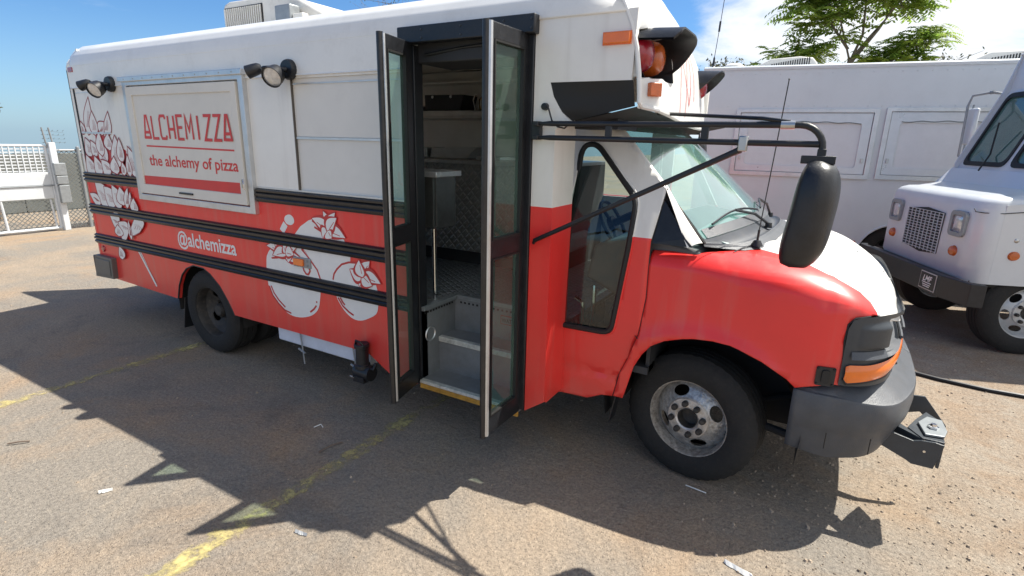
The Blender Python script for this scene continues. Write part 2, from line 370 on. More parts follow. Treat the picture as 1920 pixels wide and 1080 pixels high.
def sinterp(x, tab):
    # smooth (Catmull) interpolation of a table
    n = len(tab)
    if x <= tab[0][0]: return tab[0][1]
    if x >= tab[-1][0]: return tab[-1][1]
    for i in range(n - 1):
        if x <= tab[i + 1][0]:
            x0, y0 = tab[i]; x1, y1 = tab[i + 1]
            m0 = (y1 - tab[i - 1][1]) / (x1 - tab[i - 1][0]) if i else (y1 - y0) / (x1 - x0)
            m1 = (tab[i + 2][1] - y0) / (tab[i + 2][0] - x0) if i < n - 2 else (y1 - y0) / (x1 - x0)
            h = x1 - x0; t = (x - x0) / h
            return (2*t**3-3*t**2+1)*y0 + (t**3-2*t**2+t)*h*m0 + (-2*t**3+3*t**2)*y1 + (t**3-t**2)*h*m1
def frange(a, b, st):
    o = []; 
    while a <= b + 1e-9: o.append(a); a += st
    return o
# outlines of the printed artwork, metres along the side and above the ground
ART = {"tomato_a": [[-3.472,0.929],[-3.451,0.976],[-3.412,1.015],[-3.342,1.047],[-3.226,1.061],[-3.126,1.064],[-3.067,1.052],[-3.012,1.013],[-2.958,0.962],[-2.917,0.901],[-2.912,0.818],[-2.929,0.713],[-2.956,0.64],[-3.023,0.584],[-3.126,0.549],[-3.229,0.541],[-3.317,0.566],[-3.402,0.625],[-3.459,0.697],[-3.484,0.784]],"tomato_b": [[-3.133,1.154],[-3.072,1.211],[-2.983,1.261],[-2.9,1.284],[-2.821,1.286],[-2.758,1.257],[-2.718,1.214],[-2.667,1.173],[-2.608,1.086],[-2.614,1.014],[-2.674,0.967],[-2.735,0.894],[-2.795,0.852],[-2.909,0.869],[-2.97,0.96],[-3.033,1.035],[-3.122,1.099]],"tomato_c": [[-2.786,0.887],[-2.766,0.93],[-2.716,0.982],[-2.648,1.012],[-2.562,1.018],[-2.49,1.008],[-2.421,0.956],[-2.394,0.898],[-2.382,0.837],[-2.384,0.765],[-2.406,0.705],[-2.482,0.659],[-2.548,0.634],[-2.613,0.634],[-2.677,0.664],[-2.729,0.714],[-2.766,0.774]],"red_strokes": [[[-3.079,1.053],[-3.024,1.011],[-2.97,0.96],[-2.933,0.924],[-2.911,0.868]],[[-2.785,0.879],[-2.772,0.921],[-2.741,0.958],[-2.693,0.997],[-2.626,1.019],[-2.562,1.024]],[[-3.447,0.736],[-3.421,0.685],[-3.374,0.638],[-3.307,0.595]],[[-3.468,0.732],[-3.437,0.664],[-3.378,0.61],[-3.317,0.571],[-3.246,0.559]],[[-3.039,0.605],[-3.0,0.632],[-2.969,0.665]],[[-2.726,0.764],[-2.704,0.734],[-2.686,0.719]],[[-2.747,0.761],[-2.707,0.709],[-2.654,0.677],[-2.609,0.66]],[[-3.409,0.95],[-3.335,0.961]],[[-2.969,0.691],[-2.957,0.693]],[[-2.575,0.926],[-2.587,0.908],[-2.571,0.896],[-2.55,0.906]],[[-3.02,0.937],[-3.005,0.909],[-3.026,0.881],[-3.05,0.882],[-3.07,0.905],[-3.075,0.929]],[[-2.948,1.263],[-2.905,1.243],[-2.847,1.248]],[[-2.93,1.221],[-2.886,1.205],[-2.853,1.193]]],"leaf_b": [[[-2.796,1.206],[-2.833,1.334]],[[-2.796,1.206],[-2.723,1.333]],[[-2.796,1.206],[-2.944,1.279]],[[-2.796,1.206],[-2.643,1.177]],[[-2.796,1.206],[-2.851,1.155]],[[-2.796,1.206],[-2.71,1.3]],[[-2.796,1.206],[-2.766,1.162]]],"leaf_a": [[[-3.239,1.01],[-3.449,1.037]],[[-3.239,1.01],[-3.354,1.056]],[[-3.239,1.01],[-3.087,0.988]],[[-3.239,1.01],[-3.223,0.941]],[[-3.239,1.01],[-3.386,0.973]],[[-3.239,1.01],[-3.127,1.057]],[[-3.239,1.01],[-3.263,1.062]],[[-3.239,1.01],[-3.158,1.003]]],"leaf_c": [[[-2.505,0.944],[-2.532,1.03]],[[-2.505,0.944],[-2.438,1.05]],[[-2.505,0.944],[-2.402,0.978]],[[-2.505,0.944],[-2.351,0.916]],[[-2.505,0.944],[-2.536,0.874]],[[-2.505,0.944],[-2.614,0.976]],[[-2.505,0.944],[-2.425,0.893]],[[-2.505,0.944],[-2.529,1.046]]],"mushroom": [[-3.217,1.271],[-3.172,1.283],[-3.138,1.266],[-3.132,1.234],[-3.163,1.212],[-3.203,1.213],[-3.223,1.226],[-3.233,1.245]],"stem_a": [[-3.224,1.215],[-3.27,1.157]],"petals_up": [[[-5.819,1.808],[-5.753,2.07],0.105],[[-5.704,1.793],[-5.71,1.959],0.103],[[-5.504,1.795],[-5.424,1.95],0.086],[[-5.603,1.794],[-5.536,1.889],0.08],[[-5.92,1.79],[-5.942,1.88],0.065],[[-5.844,1.602],[-5.876,1.742],0.107],[[-5.739,1.606],[-5.792,1.722],0.09],[[-5.594,1.537],[-5.689,1.696],0.122],[[-5.633,1.617],[-5.621,1.789],0.095],[[-5.485,1.661],[-5.477,1.78],0.099],[[-5.417,1.528],[-5.359,1.75],0.131],[[-5.307,1.571],[-5.285,1.736],0.083],[[-5.111,1.459],[-5.185,1.661],0.105],[[-5.204,1.454],[-5.187,1.607],0.063],[[-5.83,1.453],[-5.912,1.592],0.114],[[-5.689,1.459],[-5.762,1.588],0.104],[[-5.536,1.466],[-5.657,1.551],0.107],[[-5.416,1.463],[-5.43,1.586],0.105],[[-5.298,1.453],[-5.293,1.548],0.063]],"petals_low": [[[-5.688,1.173],[-5.867,1.332],0.148],[[-5.827,1.171],[-5.971,1.265],0.08],[[-5.569,1.173],[-5.685,1.325],0.137],[[-5.453,1.173],[-5.545,1.342],0.121],[[-5.388,1.195],[-5.417,1.333],0.126],[[-5.33,1.175],[-5.273,1.334],0.059],[[-5.255,1.172],[-5.236,1.304],0.045],[[-5.185,1.145],[-5.189,1.254],0.089],[[-5.528,0.994],[-5.657,1.063],0.124],[[-5.388,0.951],[-5.516,1.033],0.147],[[-5.193,0.966],[-5.231,1.067],0.212],[[-5.561,0.894],[-5.547,0.987],0.105],[[-5.341,0.893],[-5.331,1.05],0.04],[[-5.568,0.678],[-5.597,0.785],0.084]],"red_gaps": [[[-5.966,1.607],[-5.891,1.618],[-5.78,1.588],[-5.798,1.537],[-5.951,1.506],[-6.025,1.597]],[[-5.713,1.768],[-5.545,1.771],[-5.562,1.675],[-5.715,1.671]],[[-5.67,1.608],[-5.463,1.63],[-5.541,1.498],[-5.671,1.509]],[[-5.303,1.681],[-5.219,1.652],[-5.259,1.526],[-5.33,1.571]],[[-5.312,1.555],[-5.177,1.638],[-5.264,1.462],[-5.344,1.507]]],"stem_g": [[-5.309,0.789],[-5.252,0.787],[-5.053,0.483],[-5.074,0.475]]}
# ================================================================== GROUND
def ground_mat():
    m, t, p = nmat('yard_ground'); N = t.nodes; L = t.links
    tcn = N.new('ShaderNodeTexCoord')
    def noise_(sc, det=6, rough=0.6, dist=0.0):
        n = N.new('ShaderNodeTexNoise'); n.inputs['Scale'].default_value = sc; n.inputs['Detail'].default_value = det; n.inputs['Roughness'].default_value = rough; n.inputs['Distortion'].default_value = dist
        L.new(tcn.outputs['Object'], n.inputs['Vector']); return n.outputs[0]
    def rng(x, a, b, c=0.0, d=1.0):
        r = N.new('ShaderNodeMapRange'); L.new(x, r.inputs[0]); r.inputs[1].default_value = a; r.inputs[2].default_value = b; r.inputs[3].default_value = c; r.inputs[4].default_value = d; return r.outputs[0]
    def mixc(f, a, b, mode='MIX'):
        x = N.new('ShaderNodeMix'); x.data_type = 'RGBA'; x.blend_type = mode
        if hasattr(f, 'links'): L.new(f, x.inputs[0])
        else: x.inputs[0].default_value = f
        for i, c in ((6, a), (7, b)):
            if hasattr(c, 'links'): L.new(c, x.inputs[i])
            else: x.inputs[i].default_value = (*c, 1)
        return x.outputs[2]
    big = rng(noise_(0.45, 6, 0.66, 0.4), 0.44, 0.56)
    base = mixc(big, (0.285, 0.230, 0.172), (0.222, 0.197, 0.165))
    dirt = rng(noise_(0.9, 7, 0.62, 0.5), 0.50, 0.68)
    base = mixc(dirt, base, (0.308, 0.222, 0.146))
    pale = rng(noise_(1.7, 8, 0.7), 0.55, 0.75, 0, 0.6)
    base = mixc(pale, base, (0.38, 0.300, 0.215))
    dark = rng(noise_(0.8, 9, 0.72, 0.8), 0.54, 0.72, 0, 0.65)
    base = mixc(dark, base, (0.12, 0.108, 0.098))
    tracks = N.new('ShaderNodeTexNoise'); tracks.inputs['Scale'].default_value = 1.0; tracks.inputs['Detail'].default_value = 7; tracks.inputs['Roughness'].default_value = 0.7
    mpt = N.new('ShaderNodeMapping'); mpt.inputs['Scale'].default_value = (0.35, 2.6, 1); mpt.inputs['Rotation'].default_value = (0, 0, math.radians(14)); L.new(tcn.outputs['Object'], mpt.inputs[0]); L.new(mpt.outputs[0], tracks.inputs['Vector'])
    base = mixc(rng(tracks.outputs[0], 0.55, 0.72, 0, 0.45), base, (0.15, 0.132, 0.115))
    blot = rng(noise_(5.5, 8, 0.78, 0.6), 0.60, 0.72, 0, 0.5)
    base = mixc(blot, base, (0.135, 0.118, 0.10))
    flecks = rng(noise_(9.0, 8, 0.8, 0.2), 0.62, 0.74, 0, 0.5)  # random paler flecks in the ground colour
    base = mixc(flecks, base, (0.42, 0.36, 0.28))
    # bare stony dirt takes over from the asphalt beyond the front bumper
    spx = N.new('ShaderNodeSeparateXYZ'); L.new(tcn.outputs['Object'], spx.inputs[0])
    dm = N.new('ShaderNodeMath'); dm.operation = 'MULTIPLY_ADD'; L.new(noise_(0.8, 6, 0.6), dm.inputs[0]); dm.inputs[1].default_value = 2.4; L.new(spx.outputs[0], dm.inputs[2])
    zone = rng(dm.outputs[0], 1.35, 2.2, 0, 0.8)
    mot = rng(noise_(3.2, 8, 0.75, 0.4), 0.38, 0.62)
    base = mixc(zone, base, mixc(mot, (0.245, 0.175, 0.118), (0.29, 0.25, 0.20)))
    fine = rng(noise_(55, 4, 0.8), 0.3, 0.7, 0.62, 1.38)
    base = mixc(1.0, base, fine, 'MULTIPLY')
    fine2 = rng(noise_(260, 2, 0.8), 0.35, 0.65, 0.66, 1.34)
    base = mixc(1.0, base, fine2, 'MULTIPLY')
    # aggregate chips
    v = N.new('ShaderNodeTexVoronoi'); v.inputs['Scale'].default_value = 85; L.new(tcn.outputs['Object'], v.inputs['Vector'])
    chip = rng(v.outputs['Distance'], 0.10, 0.26, 1, 0)
    sel = N.new('ShaderNodeSeparateColor'); L.new(v.outputs['Color'], sel.inputs[0])
    pick = rng(sel.outputs[0], 0.86, 0.90)
    pk2 = rng(sel.outputs[1], 0.80, 0.84)
    mulp = N.new('ShaderNodeMath'); mulp.operation = 'MULTIPLY'; L.new(chip, mulp.inputs[0]); L.new(pick, mulp.inputs[1])
    base = mixc(mulp.outputs[0], base, (0.50, 0.42, 0.32))
    mul2 = N.new('ShaderNodeMath'); mul2.operation = 'MULTIPLY'; L.new(chip, mul2.inputs[0]); L.new(pk2, mul2.inputs[1])
    base = mixc(mul2.outputs[0], base, (0.075, 0.07, 0.066))
    # cracks
    wv = N.new('ShaderNodeTexVoronoi'); wv.feature = 'DISTANCE_TO_EDGE'; wv.inputs['Scale'].default_value = 0.55
    nw = N.new('ShaderNodeTexNoise'); nw.inputs['Scale'].default_value = 2.2; nw.inputs['Detail'].default_value = 6; L.new(tcn.outputs['Object'], nw.inputs['Vector'])
    vm = N.new('ShaderNodeMix'); vm.data_type = 'RGBA'; vm.blend_type = 'ADD'; vm.inputs[0].default_value = 0.35; L.new(tcn.outputs['Object'], vm.inputs[6]); L.new(nw.outputs['Color'], vm.inputs[7]); L.new(vm.outputs[2], wv.inputs['Vector'])
    crack = rng(wv.outputs['Distance'], 0.0, 0.005, 0.22, 0)
    cm = N.new('ShaderNodeMath'); cm.operation = 'MULTIPLY'; L.new(crack, cm.inputs[0]); L.new(rng(noise_(0.7, 3), 0.45, 0.6), cm.inputs[1])
    base = mixc(cm.outputs[0], base, (0.05, 0.045, 0.04))
    L.new(base, p.inputs['Base Color']); p.inputs['Roughness'].default_value = 0.9; p.inputs['Specular IOR Level'].default_value = 0.25
    h = N.new('ShaderNodeMath'); h.operation = 'ADD'; L.new(rng(noise_(120, 3, 0.7), 0, 1, 0, 1), h.inputs[0]); L.new(chip, h.inputs[1])
    h2 = N.new('ShaderNodeMath'); h2.operation = 'ADD'; L.new(h.outputs[0], h2.inputs[0]); L.new(rng(noise_(14, 5, 0.6), 0, 1, 0, 3), h2.inputs[1])
    b = N.new('ShaderNodeBump'); b.inputs['Strength'].default_value = 0.7; b.inputs['Distance'].default_value = 0.009; L.new(h2.outputs[0], b.inputs['Height']); L.new(b.outputs[0], p.inputs['Normal'])
    return m
P_ground = ground_mat()
# the yard is level; beyond the fence the land falls gently away
g = MB()
gxs = [-500, -300, -180, -100, -60, -40, -28, -20, -15] + frange(-12, 12, 3) + [20, 40, 80, 160, 300, 500]; gys = [-300, -150, -60, -20, -6] + frange(0, 15, 3) + [24, 40, 80, 160, 300, 500]
def gz(x, y): return -max(0, -15 - x) * .055
rows = [[g.bm.verts.new((x, y, gz(x, y))) for y in gys] for x in gxs]
for a, b in zip(rows, rows[1:]):
    for j in range(len(gys) - 1): g._f([a[j], b[j], b[j + 1], a[j + 1]])
tag(g.build('ground', P_ground, smooth=False), kind='structure')
def line_mat():
    m, t, p = nmat('worn_yellow_paint'); N = t.nodes; L = t.links
    tcn = N.new('ShaderNodeTexCoord'); n = N.new('ShaderNodeTexNoise'); n.inputs['Scale'].default_value = 16; n.inputs['Detail'].default_value = 9; n.inputs['Roughness'].default_value = 0.75
    L.new(tcn.outputs['Object'], n.inputs['Vector'])
    n2 = N.new('ShaderNodeTexNoise'); n2.inputs['Scale'].default_value = 1.6; n2.inputs['Detail'].default_value = 3; L.new(tcn.outputs['Object'], n2.inputs['Vector'])
    sp = N.new('ShaderNodeSeparateXYZ'); L.new(tcn.outputs['Object'], sp.inputs[0])
    ax = N.new('ShaderNodeMath'); ax.operation = 'ABSOLUTE'; L.new(sp.outputs[0], ax.inputs[0])
    edge = N.new('ShaderNodeMapRange'); edge.inputs[1].default_value = 0.03; edge.inputs[2].default_value = 0.085; edge.inputs[3].default_value = 0.0; edge.inputs[4].default_value = 0.22; L.new(ax.outputs[0], edge.inputs[0])
    s = N.new('ShaderNodeMath'); s.operation = 'MULTIPLY_ADD'; L.new(n2.outputs[0], s.inputs[0]); s.inputs[1].default_value = 0.8; L.new(n.outputs[0], s.inputs[2])
    s2 = N.new('ShaderNodeMath'); s2.operation = 'SUBTRACT'; L.new(s.outputs[0], s2.inputs[0]); L.new(edge.outputs[0], s2.inputs[1])
    r = N.new('ShaderNodeMapRange'); r.inputs[1].default_value = 0.82; r.inputs[2].default_value = 1.06; L.new(s2.outputs[0], r.inputs[0])
    tr = N.new('ShaderNodeBsdfTransparent'); mx = N.new('ShaderNodeMixShader')
    L.new(r.outputs[0], mx.inputs[0]); L.new(tr.outputs[0], mx.inputs[1]); L.new(p.outputs[0], mx.inputs[2]); L.new(mx.outputs[0], N['Material Output'].inputs[0])
    p.inputs['Base Color'].default_value = (0.50, 0.42, 0.17, 1); p.inputs['Roughness'].default_value = 0.8
    return m
P_line = line_mat()
for x, y0, y1, lab in ((-2.19, 0.1, 7.0, 'broken faded yellow parking line running under the red bus beside its open door'), (-4.62, -1.0, 7.0, 'thin faded yellow parking line running under the rear wheel of the bus')):
    b = MB(); b.grid(lambda u, v: (u, v, 0.004), 1, 12, -0.075, 0.075, y0, y1)
    o = b.build('parking_line', P_line, smooth=False); o.location = (x, 0, 0); tag(o, lab, kind='structure')

# ================================================================== FOOD TRUCK BUS
Y0 = 2.43; CY = 3.60; YF = 2 * CY - Y0
BUS = thing('food_truck_bus', 'red and white small bus made into a pizza food truck, its folding side doors open', 'food truck', (-2.8, CY, 0), world=True)
def XZ(y, k=0.0): return lambda a, b, t=0: (a, y + t, b)
def sideplate(mb, outer, holes=(), y=Y0, thick=0.03, cuts=None): return mb.poly(outer, holes, XZ(y), thick, cuts)
arch = [(-4.745, 0.42), (-4.70, 0.545), (-4.63, 0.65), (-4.55, 0.715), (-4.44, 0.755), (-4.30, 0.75), (-4.214, 0.715), (-4.098, 0.63), (-4.003, 0.511), (-3.945, 0.415)]
qr = (-3.055, 1.452, -2.12, 2.155)
outer = [(-6.0, 0.45)] + arch + [(-2.50, 0.418), (-2.27, 0.29), (-2.09, 0.29), (-2.09, 2.33), (-1.30, 2.33), (-1.30, 0.335), (-1.18, 0.42), (-1.18, 1.86), (-1.10, 1.895), (-1.15, 1.94), (-1.195, 2.01), (-1.215, 2.074), (-0.82, 2.072), (-0.812, 2.36), (-6.0, 2.36)]
mb = MB(); sideplate(mb, outer, [rrect(qr[0], qr[1], qr[2], qr[3], 0.012, 2)], Y0, 0.035)
side = mb.build('side_wall', P_body, BUS, smooth=False)
# blanked windows
mb = MB().span((qr[0], Y0 + 0.010, 1.80), (qr[2], Y0 + 0.03, 2.155)); mb.build('window_blank', P_panel, side, smooth=False, bevel=.002)
mb = MB().span((qr[0], Y0 + 0.014, 1.452), (qr[2], Y0 + 0.03, 1.785)); mb.build('window_blank', P_panel, side, smooth=False, bevel=.002)
mb = MB().span((qr[0], Y0 + 0.004, 1.785), (qr[2], Y0 + 0.028, 1.799)); mb.span((qr[0], Y0 + .004, 2.118), (qr[2], Y0 + .02, 2.124)); mb.build('window_bar', P_alu, side, smooth=False)
mb = MB().span((qr[0] - .002, Y0 - .002, 1.452), (qr[0] + .007, Y0 + .012, 2.165)); mb.build('window_gasket', P_seam, side, smooth=False)
mb = MB().span((-5.975, Y0 - .004, 1.452), (-5.950, Y0 + .01, 2.17)); mb.build('window_gasket', P_gasket, side, smooth=False)
mb = MB().span((-5.94, Y0 - .006, 1.785), (-5.42, Y0 + .002, 1.799)); mb.build('window_bar', P_alu, side, smooth=False); mb = MB().span((-5.94, Y0 - .004, 2.128), (-5.36, Y0 + .002, 2.133)); mb.build('window_bar', P_alu, side, smooth=False)
mb = MB().span((-3.5, Y0 - .004, 1.446), (-2.10, Y0 + .002, 1.456)); mb.build('sill_trim', P_alu, side, smooth=False); mb = MB().span((-5.9, Y0 - .004, 1.446), (-5.4, Y0 + .002, 1.456)); mb.build('sill_trim', P_alu, side, smooth=False)
# drip seam and upper roof skin band over the windows
mb = MB(); mb.prism([(Y0 + .004, 2.36), (Y0 - .007, 2.352), (Y0 - .007, 2.178), (Y0 - .013, 2.170), (Y0 + .002, 2.165)], -6.0, -2.12, 'x'); mb.build('drip_rail', P_roof, BUS, smooth=False)
# far side wall, rear wall
mb = MB(); sideplate(mb, [(-6.0, .45), (-4.8, .42), (-4.6, .75), (-4.1, .75), (-3.9, .42), (-1.18, .42), (-1.18, 2.0), (-.95, 2.05), (-.95, 2.36), (-6.0, 2.36)], [rrect(-2.05, 1.35, -1.35, 2.15, .05), rrect(-5.8, 1.4, -4.6, 2.15, .05)], YF - .035, .035); mb.build('far_wall', P_body, BUS, smooth=False)  # window openings out of view, added to let light into the kitchen
ROOF = [(0, 2.35), (.003, 2.385), (.016, 2.437), (.05, 2.487), (.115, 2.53), (.25, 2.568), (.5, 2.602), (.85, 2.628), (CY - Y0, 2.638)]
def roof_pt(s):   # s 0..2 across
    q = s if s <= 1 else 2 - s
    n = (len(ROOF) - 1) * q; i = min(int(n), len(ROOF) - 2); f = n - i
    dy = ROOF[i][0] * (1 - f) + ROOF[i + 1][0] * f; z = ROOF[i][1] * (1 - f) + ROOF[i + 1][1] * f
    return (Y0 - .006 + dy if s <= 1 else YF + .006 - dy), z
def cap_x(y, z):
    b = sinterp(z, [(1.9, -.772), (2.0, -.775), (2.1, -.785), (2.25, -.815), (2.37, -.865), (2.5, -.94), (2.64, -1.05)])
    return b + sinterp(y, [(Y0, -.010), (Y0 + .016, -.008), (Y0 + .035, .0), (Y0 + .085, .055), (Y0 + .12, .062), (2.85, .05), (3.2, .02), (CY, .0), (4.1, -.075), (4.5, -.14), (YF, -.21)])
def roof_fn(u, s):
    y, z = roof_pt(s)
    xr = -6.02; xf = cap_x(y, z) + .002
    x = xr + (xf - xr) * u
    if u < 0.02:  # rounded rear edge
        k = (1 - u / 0.02) ** 2; y = y + (CY - y) * 0.03 * k; z = z - 0.05 * k * max(0, (z - 2.36) / .27)
    return (x, y, z)
mb = MB(); us = [0, .004, .01, .02, .1, .25, .4, .51, .61, .7, .85, .96, 1]
SS = 64; rows = [[mb.bm.verts.new(Vector(roof_fn(u, 2 * j / SS))) for j in range(SS + 1)] for u in us]
for a, b in zip(rows, rows[1:]):
    for j in range(SS):
        if -3.4 < a[j].co.x < -3.3 and abs(a[j].co.y - CY) < .42 and b[j].co.x > -3.0: continue
        mb._f([a[j], a[j + 1], b[j + 1], b[j]])
roof = mb.build('roof', P_roof, BUS, sharp=60)
sol = roof.modifiers.new('solid', 'SOLIDIFY'); sol.thickness = 0.02; sol.offset = -1
mb = MB(); mb.poly([(Y0 + .01, .45), (Y0, .5), (Y0, 2.36)] + [(roof_pt(2 * j / 24)[0], roof_pt(2 * j / 24)[1] - .05) for j in range(1, 24)] + [(YF, 2.36), (YF, .5), (YF - .01, .45)], [[(3.28, .82), (4.15, .82), (4.15, 2.2), (3.28, 2.2)]], lambda a, b, t: (-6.03 + t, a, b), .04); mb.build('rear_wall', P_body, BUS, smooth=False)  # unseen doorway, cut open so daylight reaches the kitchen from the rear
m_, t_, p_ = nmat('added_skylight_sheet'); tl_ = t_.nodes.new('ShaderNodeBsdfTranslucent'); tl_.inputs[0].default_value = (.8, .8, .78, 1); t_.links.new(tl_.outputs[0], t_.nodes['Material Output'].inputs[0])
mb = MB(); mb.grid(lambda u, v: (-3.42 + .64 * u, CY - .45 + .90 * v, 2.645 + .05 * min(1, 6 * min(u, 1 - u, v, 1 - v))), 18, 18); mb.build('added_skylight_lid', m_, BUS)  # unseen translucent lid and roof opening, added to brighten the kitchen
# rear corner posts (the rounded white edge behind the last window)
mb = MB(); mb.lathe([(.0, .46), (.035, .46), (.035, 2.37), (.0, 2.37)], (-5.998, Y0 + .030, 0), 'z', 20); mb.build('corner_post', P_body, BUS)
# front cap
def pocket(y, z):
    q = min(y - Y0, YF - y)
    def ss(a, b, x): t = max(0, min(1, (x - a) / (b - a))); return t * t * (3 - 2 * t)
    if not (Y0 + .022 < y < 2.83): return 0
    m = ss(Y0 + .022, Y0 + .030, y) * (1 - ss(2.815, 2.83, y))
    return m * ss(2.085, 2.092, z) * (1 - ss(2.278, 2.285, z)) * 1.25
def capf(u, v):
    y = Y0 + (YF - Y0) * u
    zt = interp(min(y - Y0, YF - y), [(a, b) for a, b in ROOF]) - .004
    zb = 1.955 - .05 * math.sin(math.pi * u)
    z = zb + (zt - zb) * v
    return (cap_x(y, z) - .11 * pocket(y, z), y, z)
mb = MB(); ulist = [0, .004, .008, .0115, .0135, .016, .019, .0215, .025] + frange(.03, .2, .005) + frange(.22, .78, .02) + frange(.79, .97, .008) + [.98, .988, .992, .996, 1]
vlist = frange(0, 1, .0125)
rows = [[mb.bm.verts.new(Vector(capf(u, v))) for v in vlist] for u in ulist]
for a, b in zip(rows, rows[1:]):
    for j in range(len(vlist) - 1): mb._f([a[j], a[j + 1], b[j + 1], b[j]])
for f in mb.bm.faces:
    c_ = f.calc_center_median()
    if pocket(c_.y, c_.z) > .6: f.material_index = 1
cap = mb.build('front_cap', [P_roof, P_black], BUS, sharp=40)
def bead(y, z, r_=.004): return (cap_x(y, z) + r_, y, z)
mb = MB(); mb.tube([bead(Y0 + .006, z) for z in (2.42, 2.37, 2.3, 2.2, 2.1, 2.02, 1.98)] + [bead(Y0 + .03, 1.962)] + [bead(y, 1.955 - .05 * math.sin(math.pi * (y - Y0) / (YF - Y0))) for y in (Y0 + .085, 2.7, 2.9, 3.2, 3.5, 3.9)], .011, 8); mb.build('cap_edge_bead', P_roof, cap)
# thin red line drawing on the cap and lettering at its brow
def capmap(a, b): return (cap_x(a, b) - .11 * pocket(a, b) + .003, a, b)
def dens(pts, n=6):
    o = []
    for a, b in zip(pts, pts[1:]):
        for k in range(n): o.append((a[0] + (b[0] - a[0]) * k / n, a[1] + (b[1] - a[1]) * k / n))
    return o + [pts[-1]]
mb = MB()
for p in ([(2.98, 1.95), (3.0, 2.08), (3.08, 2.22), (3.17, 2.31), (3.22, 2.24)], [(3.12, 2.27), (3.22, 2.12), (3.28, 2.02), (3.34, 2.12), (3.36, 2.25), (3.30, 2.33)], [(3.16, 1.95), (3.2, 2.05), (3.26, 2.2), (3.3, 2.3)], [(3.42, 2.3), (3.46, 2.2), (3.42, 2.05)]):
    mb.stroke(dens(p), .010, capmap)
mb.build('cap_line_drawing', P_logo, cap)
# black fairing between cap and van cab
def fair(u, v):
    A = Vector((-1.218 + .408 * u, Y0 + .003, 2.074 - .002 * u)); L0 = [(-1.218, Y0 + .003, 2.074), (-1.198, Y0 + .003, 2.01), (-1.155, Y0 + .006, 1.945), (-1.105, Y0 + .03, 1.90)]
    B = Vector((-1.105 + .345 * u, Y0 + .03 + .01 * u, 1.895 + .065 * u))
    left = Vector((sinterp(v, [(k / 3, q[0]) for k, q in enumerate(L0)]), sinterp(v, [(k / 3, q[1]) for k, q in enumerate(L0)]), sinterp(v, [(k / 3, q[2]) for k, q in enumerate(L0)])))
    right = Vector((-.812 + .012 * v, Y0 + .003 + .012 * v, 2.072 - .108 * v))
    p = left.lerp(right, u); p.y += .012 * math.sin(math.pi * v) * math.sin(math.pi * u)
    return p
mb = MB(); mb.grid(fair, 20, 12)
mb.grid(lambda u, v: Vector((-1.105 + .31 * u, Y0 + .03 + (YF - Y0 - .06) * v, 1.897 + .066 * u - .02 * math.sin(math.pi * min(1, v * 3) / 2))), 8, 12)
mb.build('cap_underside', P_gasket, BUS, sharp=60)

# warning lamps of the cap
def warn_lamp(y, z, xb, m):
    mb = MB(); mb.lathe([(0, .085), (.03, .084), (.053, .076), (.070, .056), (.079, .03), (.082, .0)], (xb, y, z), 'x', 28); return mb.build('warning_lens', m, cap)
for y, m, xb in ((2.538, P_redl, -.850), (2.690, P_amber, -.842)):
    warn_lamp(y, 2.19, xb, m)
    mb = MB(); mb.lathe([(.0, -.07), (.086, -.07), (.086, .008), (.080, .010), (.080, -.02)], (xb - .003, y, 2.19), 'x', 28); mb.build('lamp_bezel', P_black, cap)
warn_lamp(3.86, 2.17, -.875, P_redl)
mb = MB(); mb.lathe([(.0, -.16), (.094, -.14), (.094, .012), (.086, .014), (.086, -.02)], (-.88, 3.86, 2.17), 'x', 28); mb.build('lamp_bezel', P_black, cap)
def visor(y0, y1, zc, xb, xf, r, st=205, nm='lamp_visor'):
    mb = MB(); path = []
    for k in range(9): a = math.radians(st - (st - 90) * k / 8); path.append((y0 + r * math.cos(a), zc + r * math.sin(a)))
    for k in range(9): a = math.radians(90 - 115 * k / 8); path.append((y1 + r * math.cos(a), zc + r * math.sin(a)))
    n = len(path); A = []; B = []; Cc = []; D = []
    for i, (y, z) in enumerate(path):
        k = max(0.0, min(1, (z - zc + .05) / .14)); d = (xf - xb) * (.42 + .58 * k ** .8)
        yi = y + (.5 * (y0 + y1) - y) * .05; zi = z - .007
        A.append(mb.bm.verts.new((xb, y, z))); B.append(mb.bm.verts.new((xb + d, y, z - .012 * k))); Cc.append(mb.bm.verts.new((xb + d, yi, zi - .012 * k))); D.append(mb.bm.verts.new((xb, yi, zi)))
    for i in range(n - 1):
        mb._f([A[i], A[i + 1], B[i + 1], B[i]]); mb._f([B[i], B[i + 1], Cc[i + 1], Cc[i]]); mb._f([Cc[i], Cc[i + 1], D[i + 1], D[i]])
    if False: mb.prism([(y0 - r * .92, zc - r * .5), (y0 - r * .9, zc + r * .4), (y0, zc + r * .97), (y1, zc + r * .97), (y1 + r * .9, zc + r * .4), (y1 + r * .92, zc - r * .9), (y0 - r * .8, zc - r * .9)], xb + .03, xb + .045, 'x')
    return mb.build(nm, P_black, cap, sharp=50)
visor(2.550, 2.730, 2.190, -.84, -.635, .112, 150); visor(3.83, 3.90, 2.175, -.96, -.70, .10)
mb = MB().box((-.742, 2.505, 2.035), (.05, .060, .058), Matrix.Rotation(math.radians(-40), 3, 'Z')); mb.build('clearance_lamp', P_amber, cap, bevel=.004)
mb = MB().span((-.958, Y0 - .022, 2.222), (-.835, Y0 - .002, 2.268)); o = mb.build('side_marker', P_amber2, BUS, bevel=.004)
mb = MB().span((-.962, Y0 - .008, 2.218), (-.831, Y0 + .001, 2.272)); mb.build('marker_base', P_amber2, o, smooth=False)

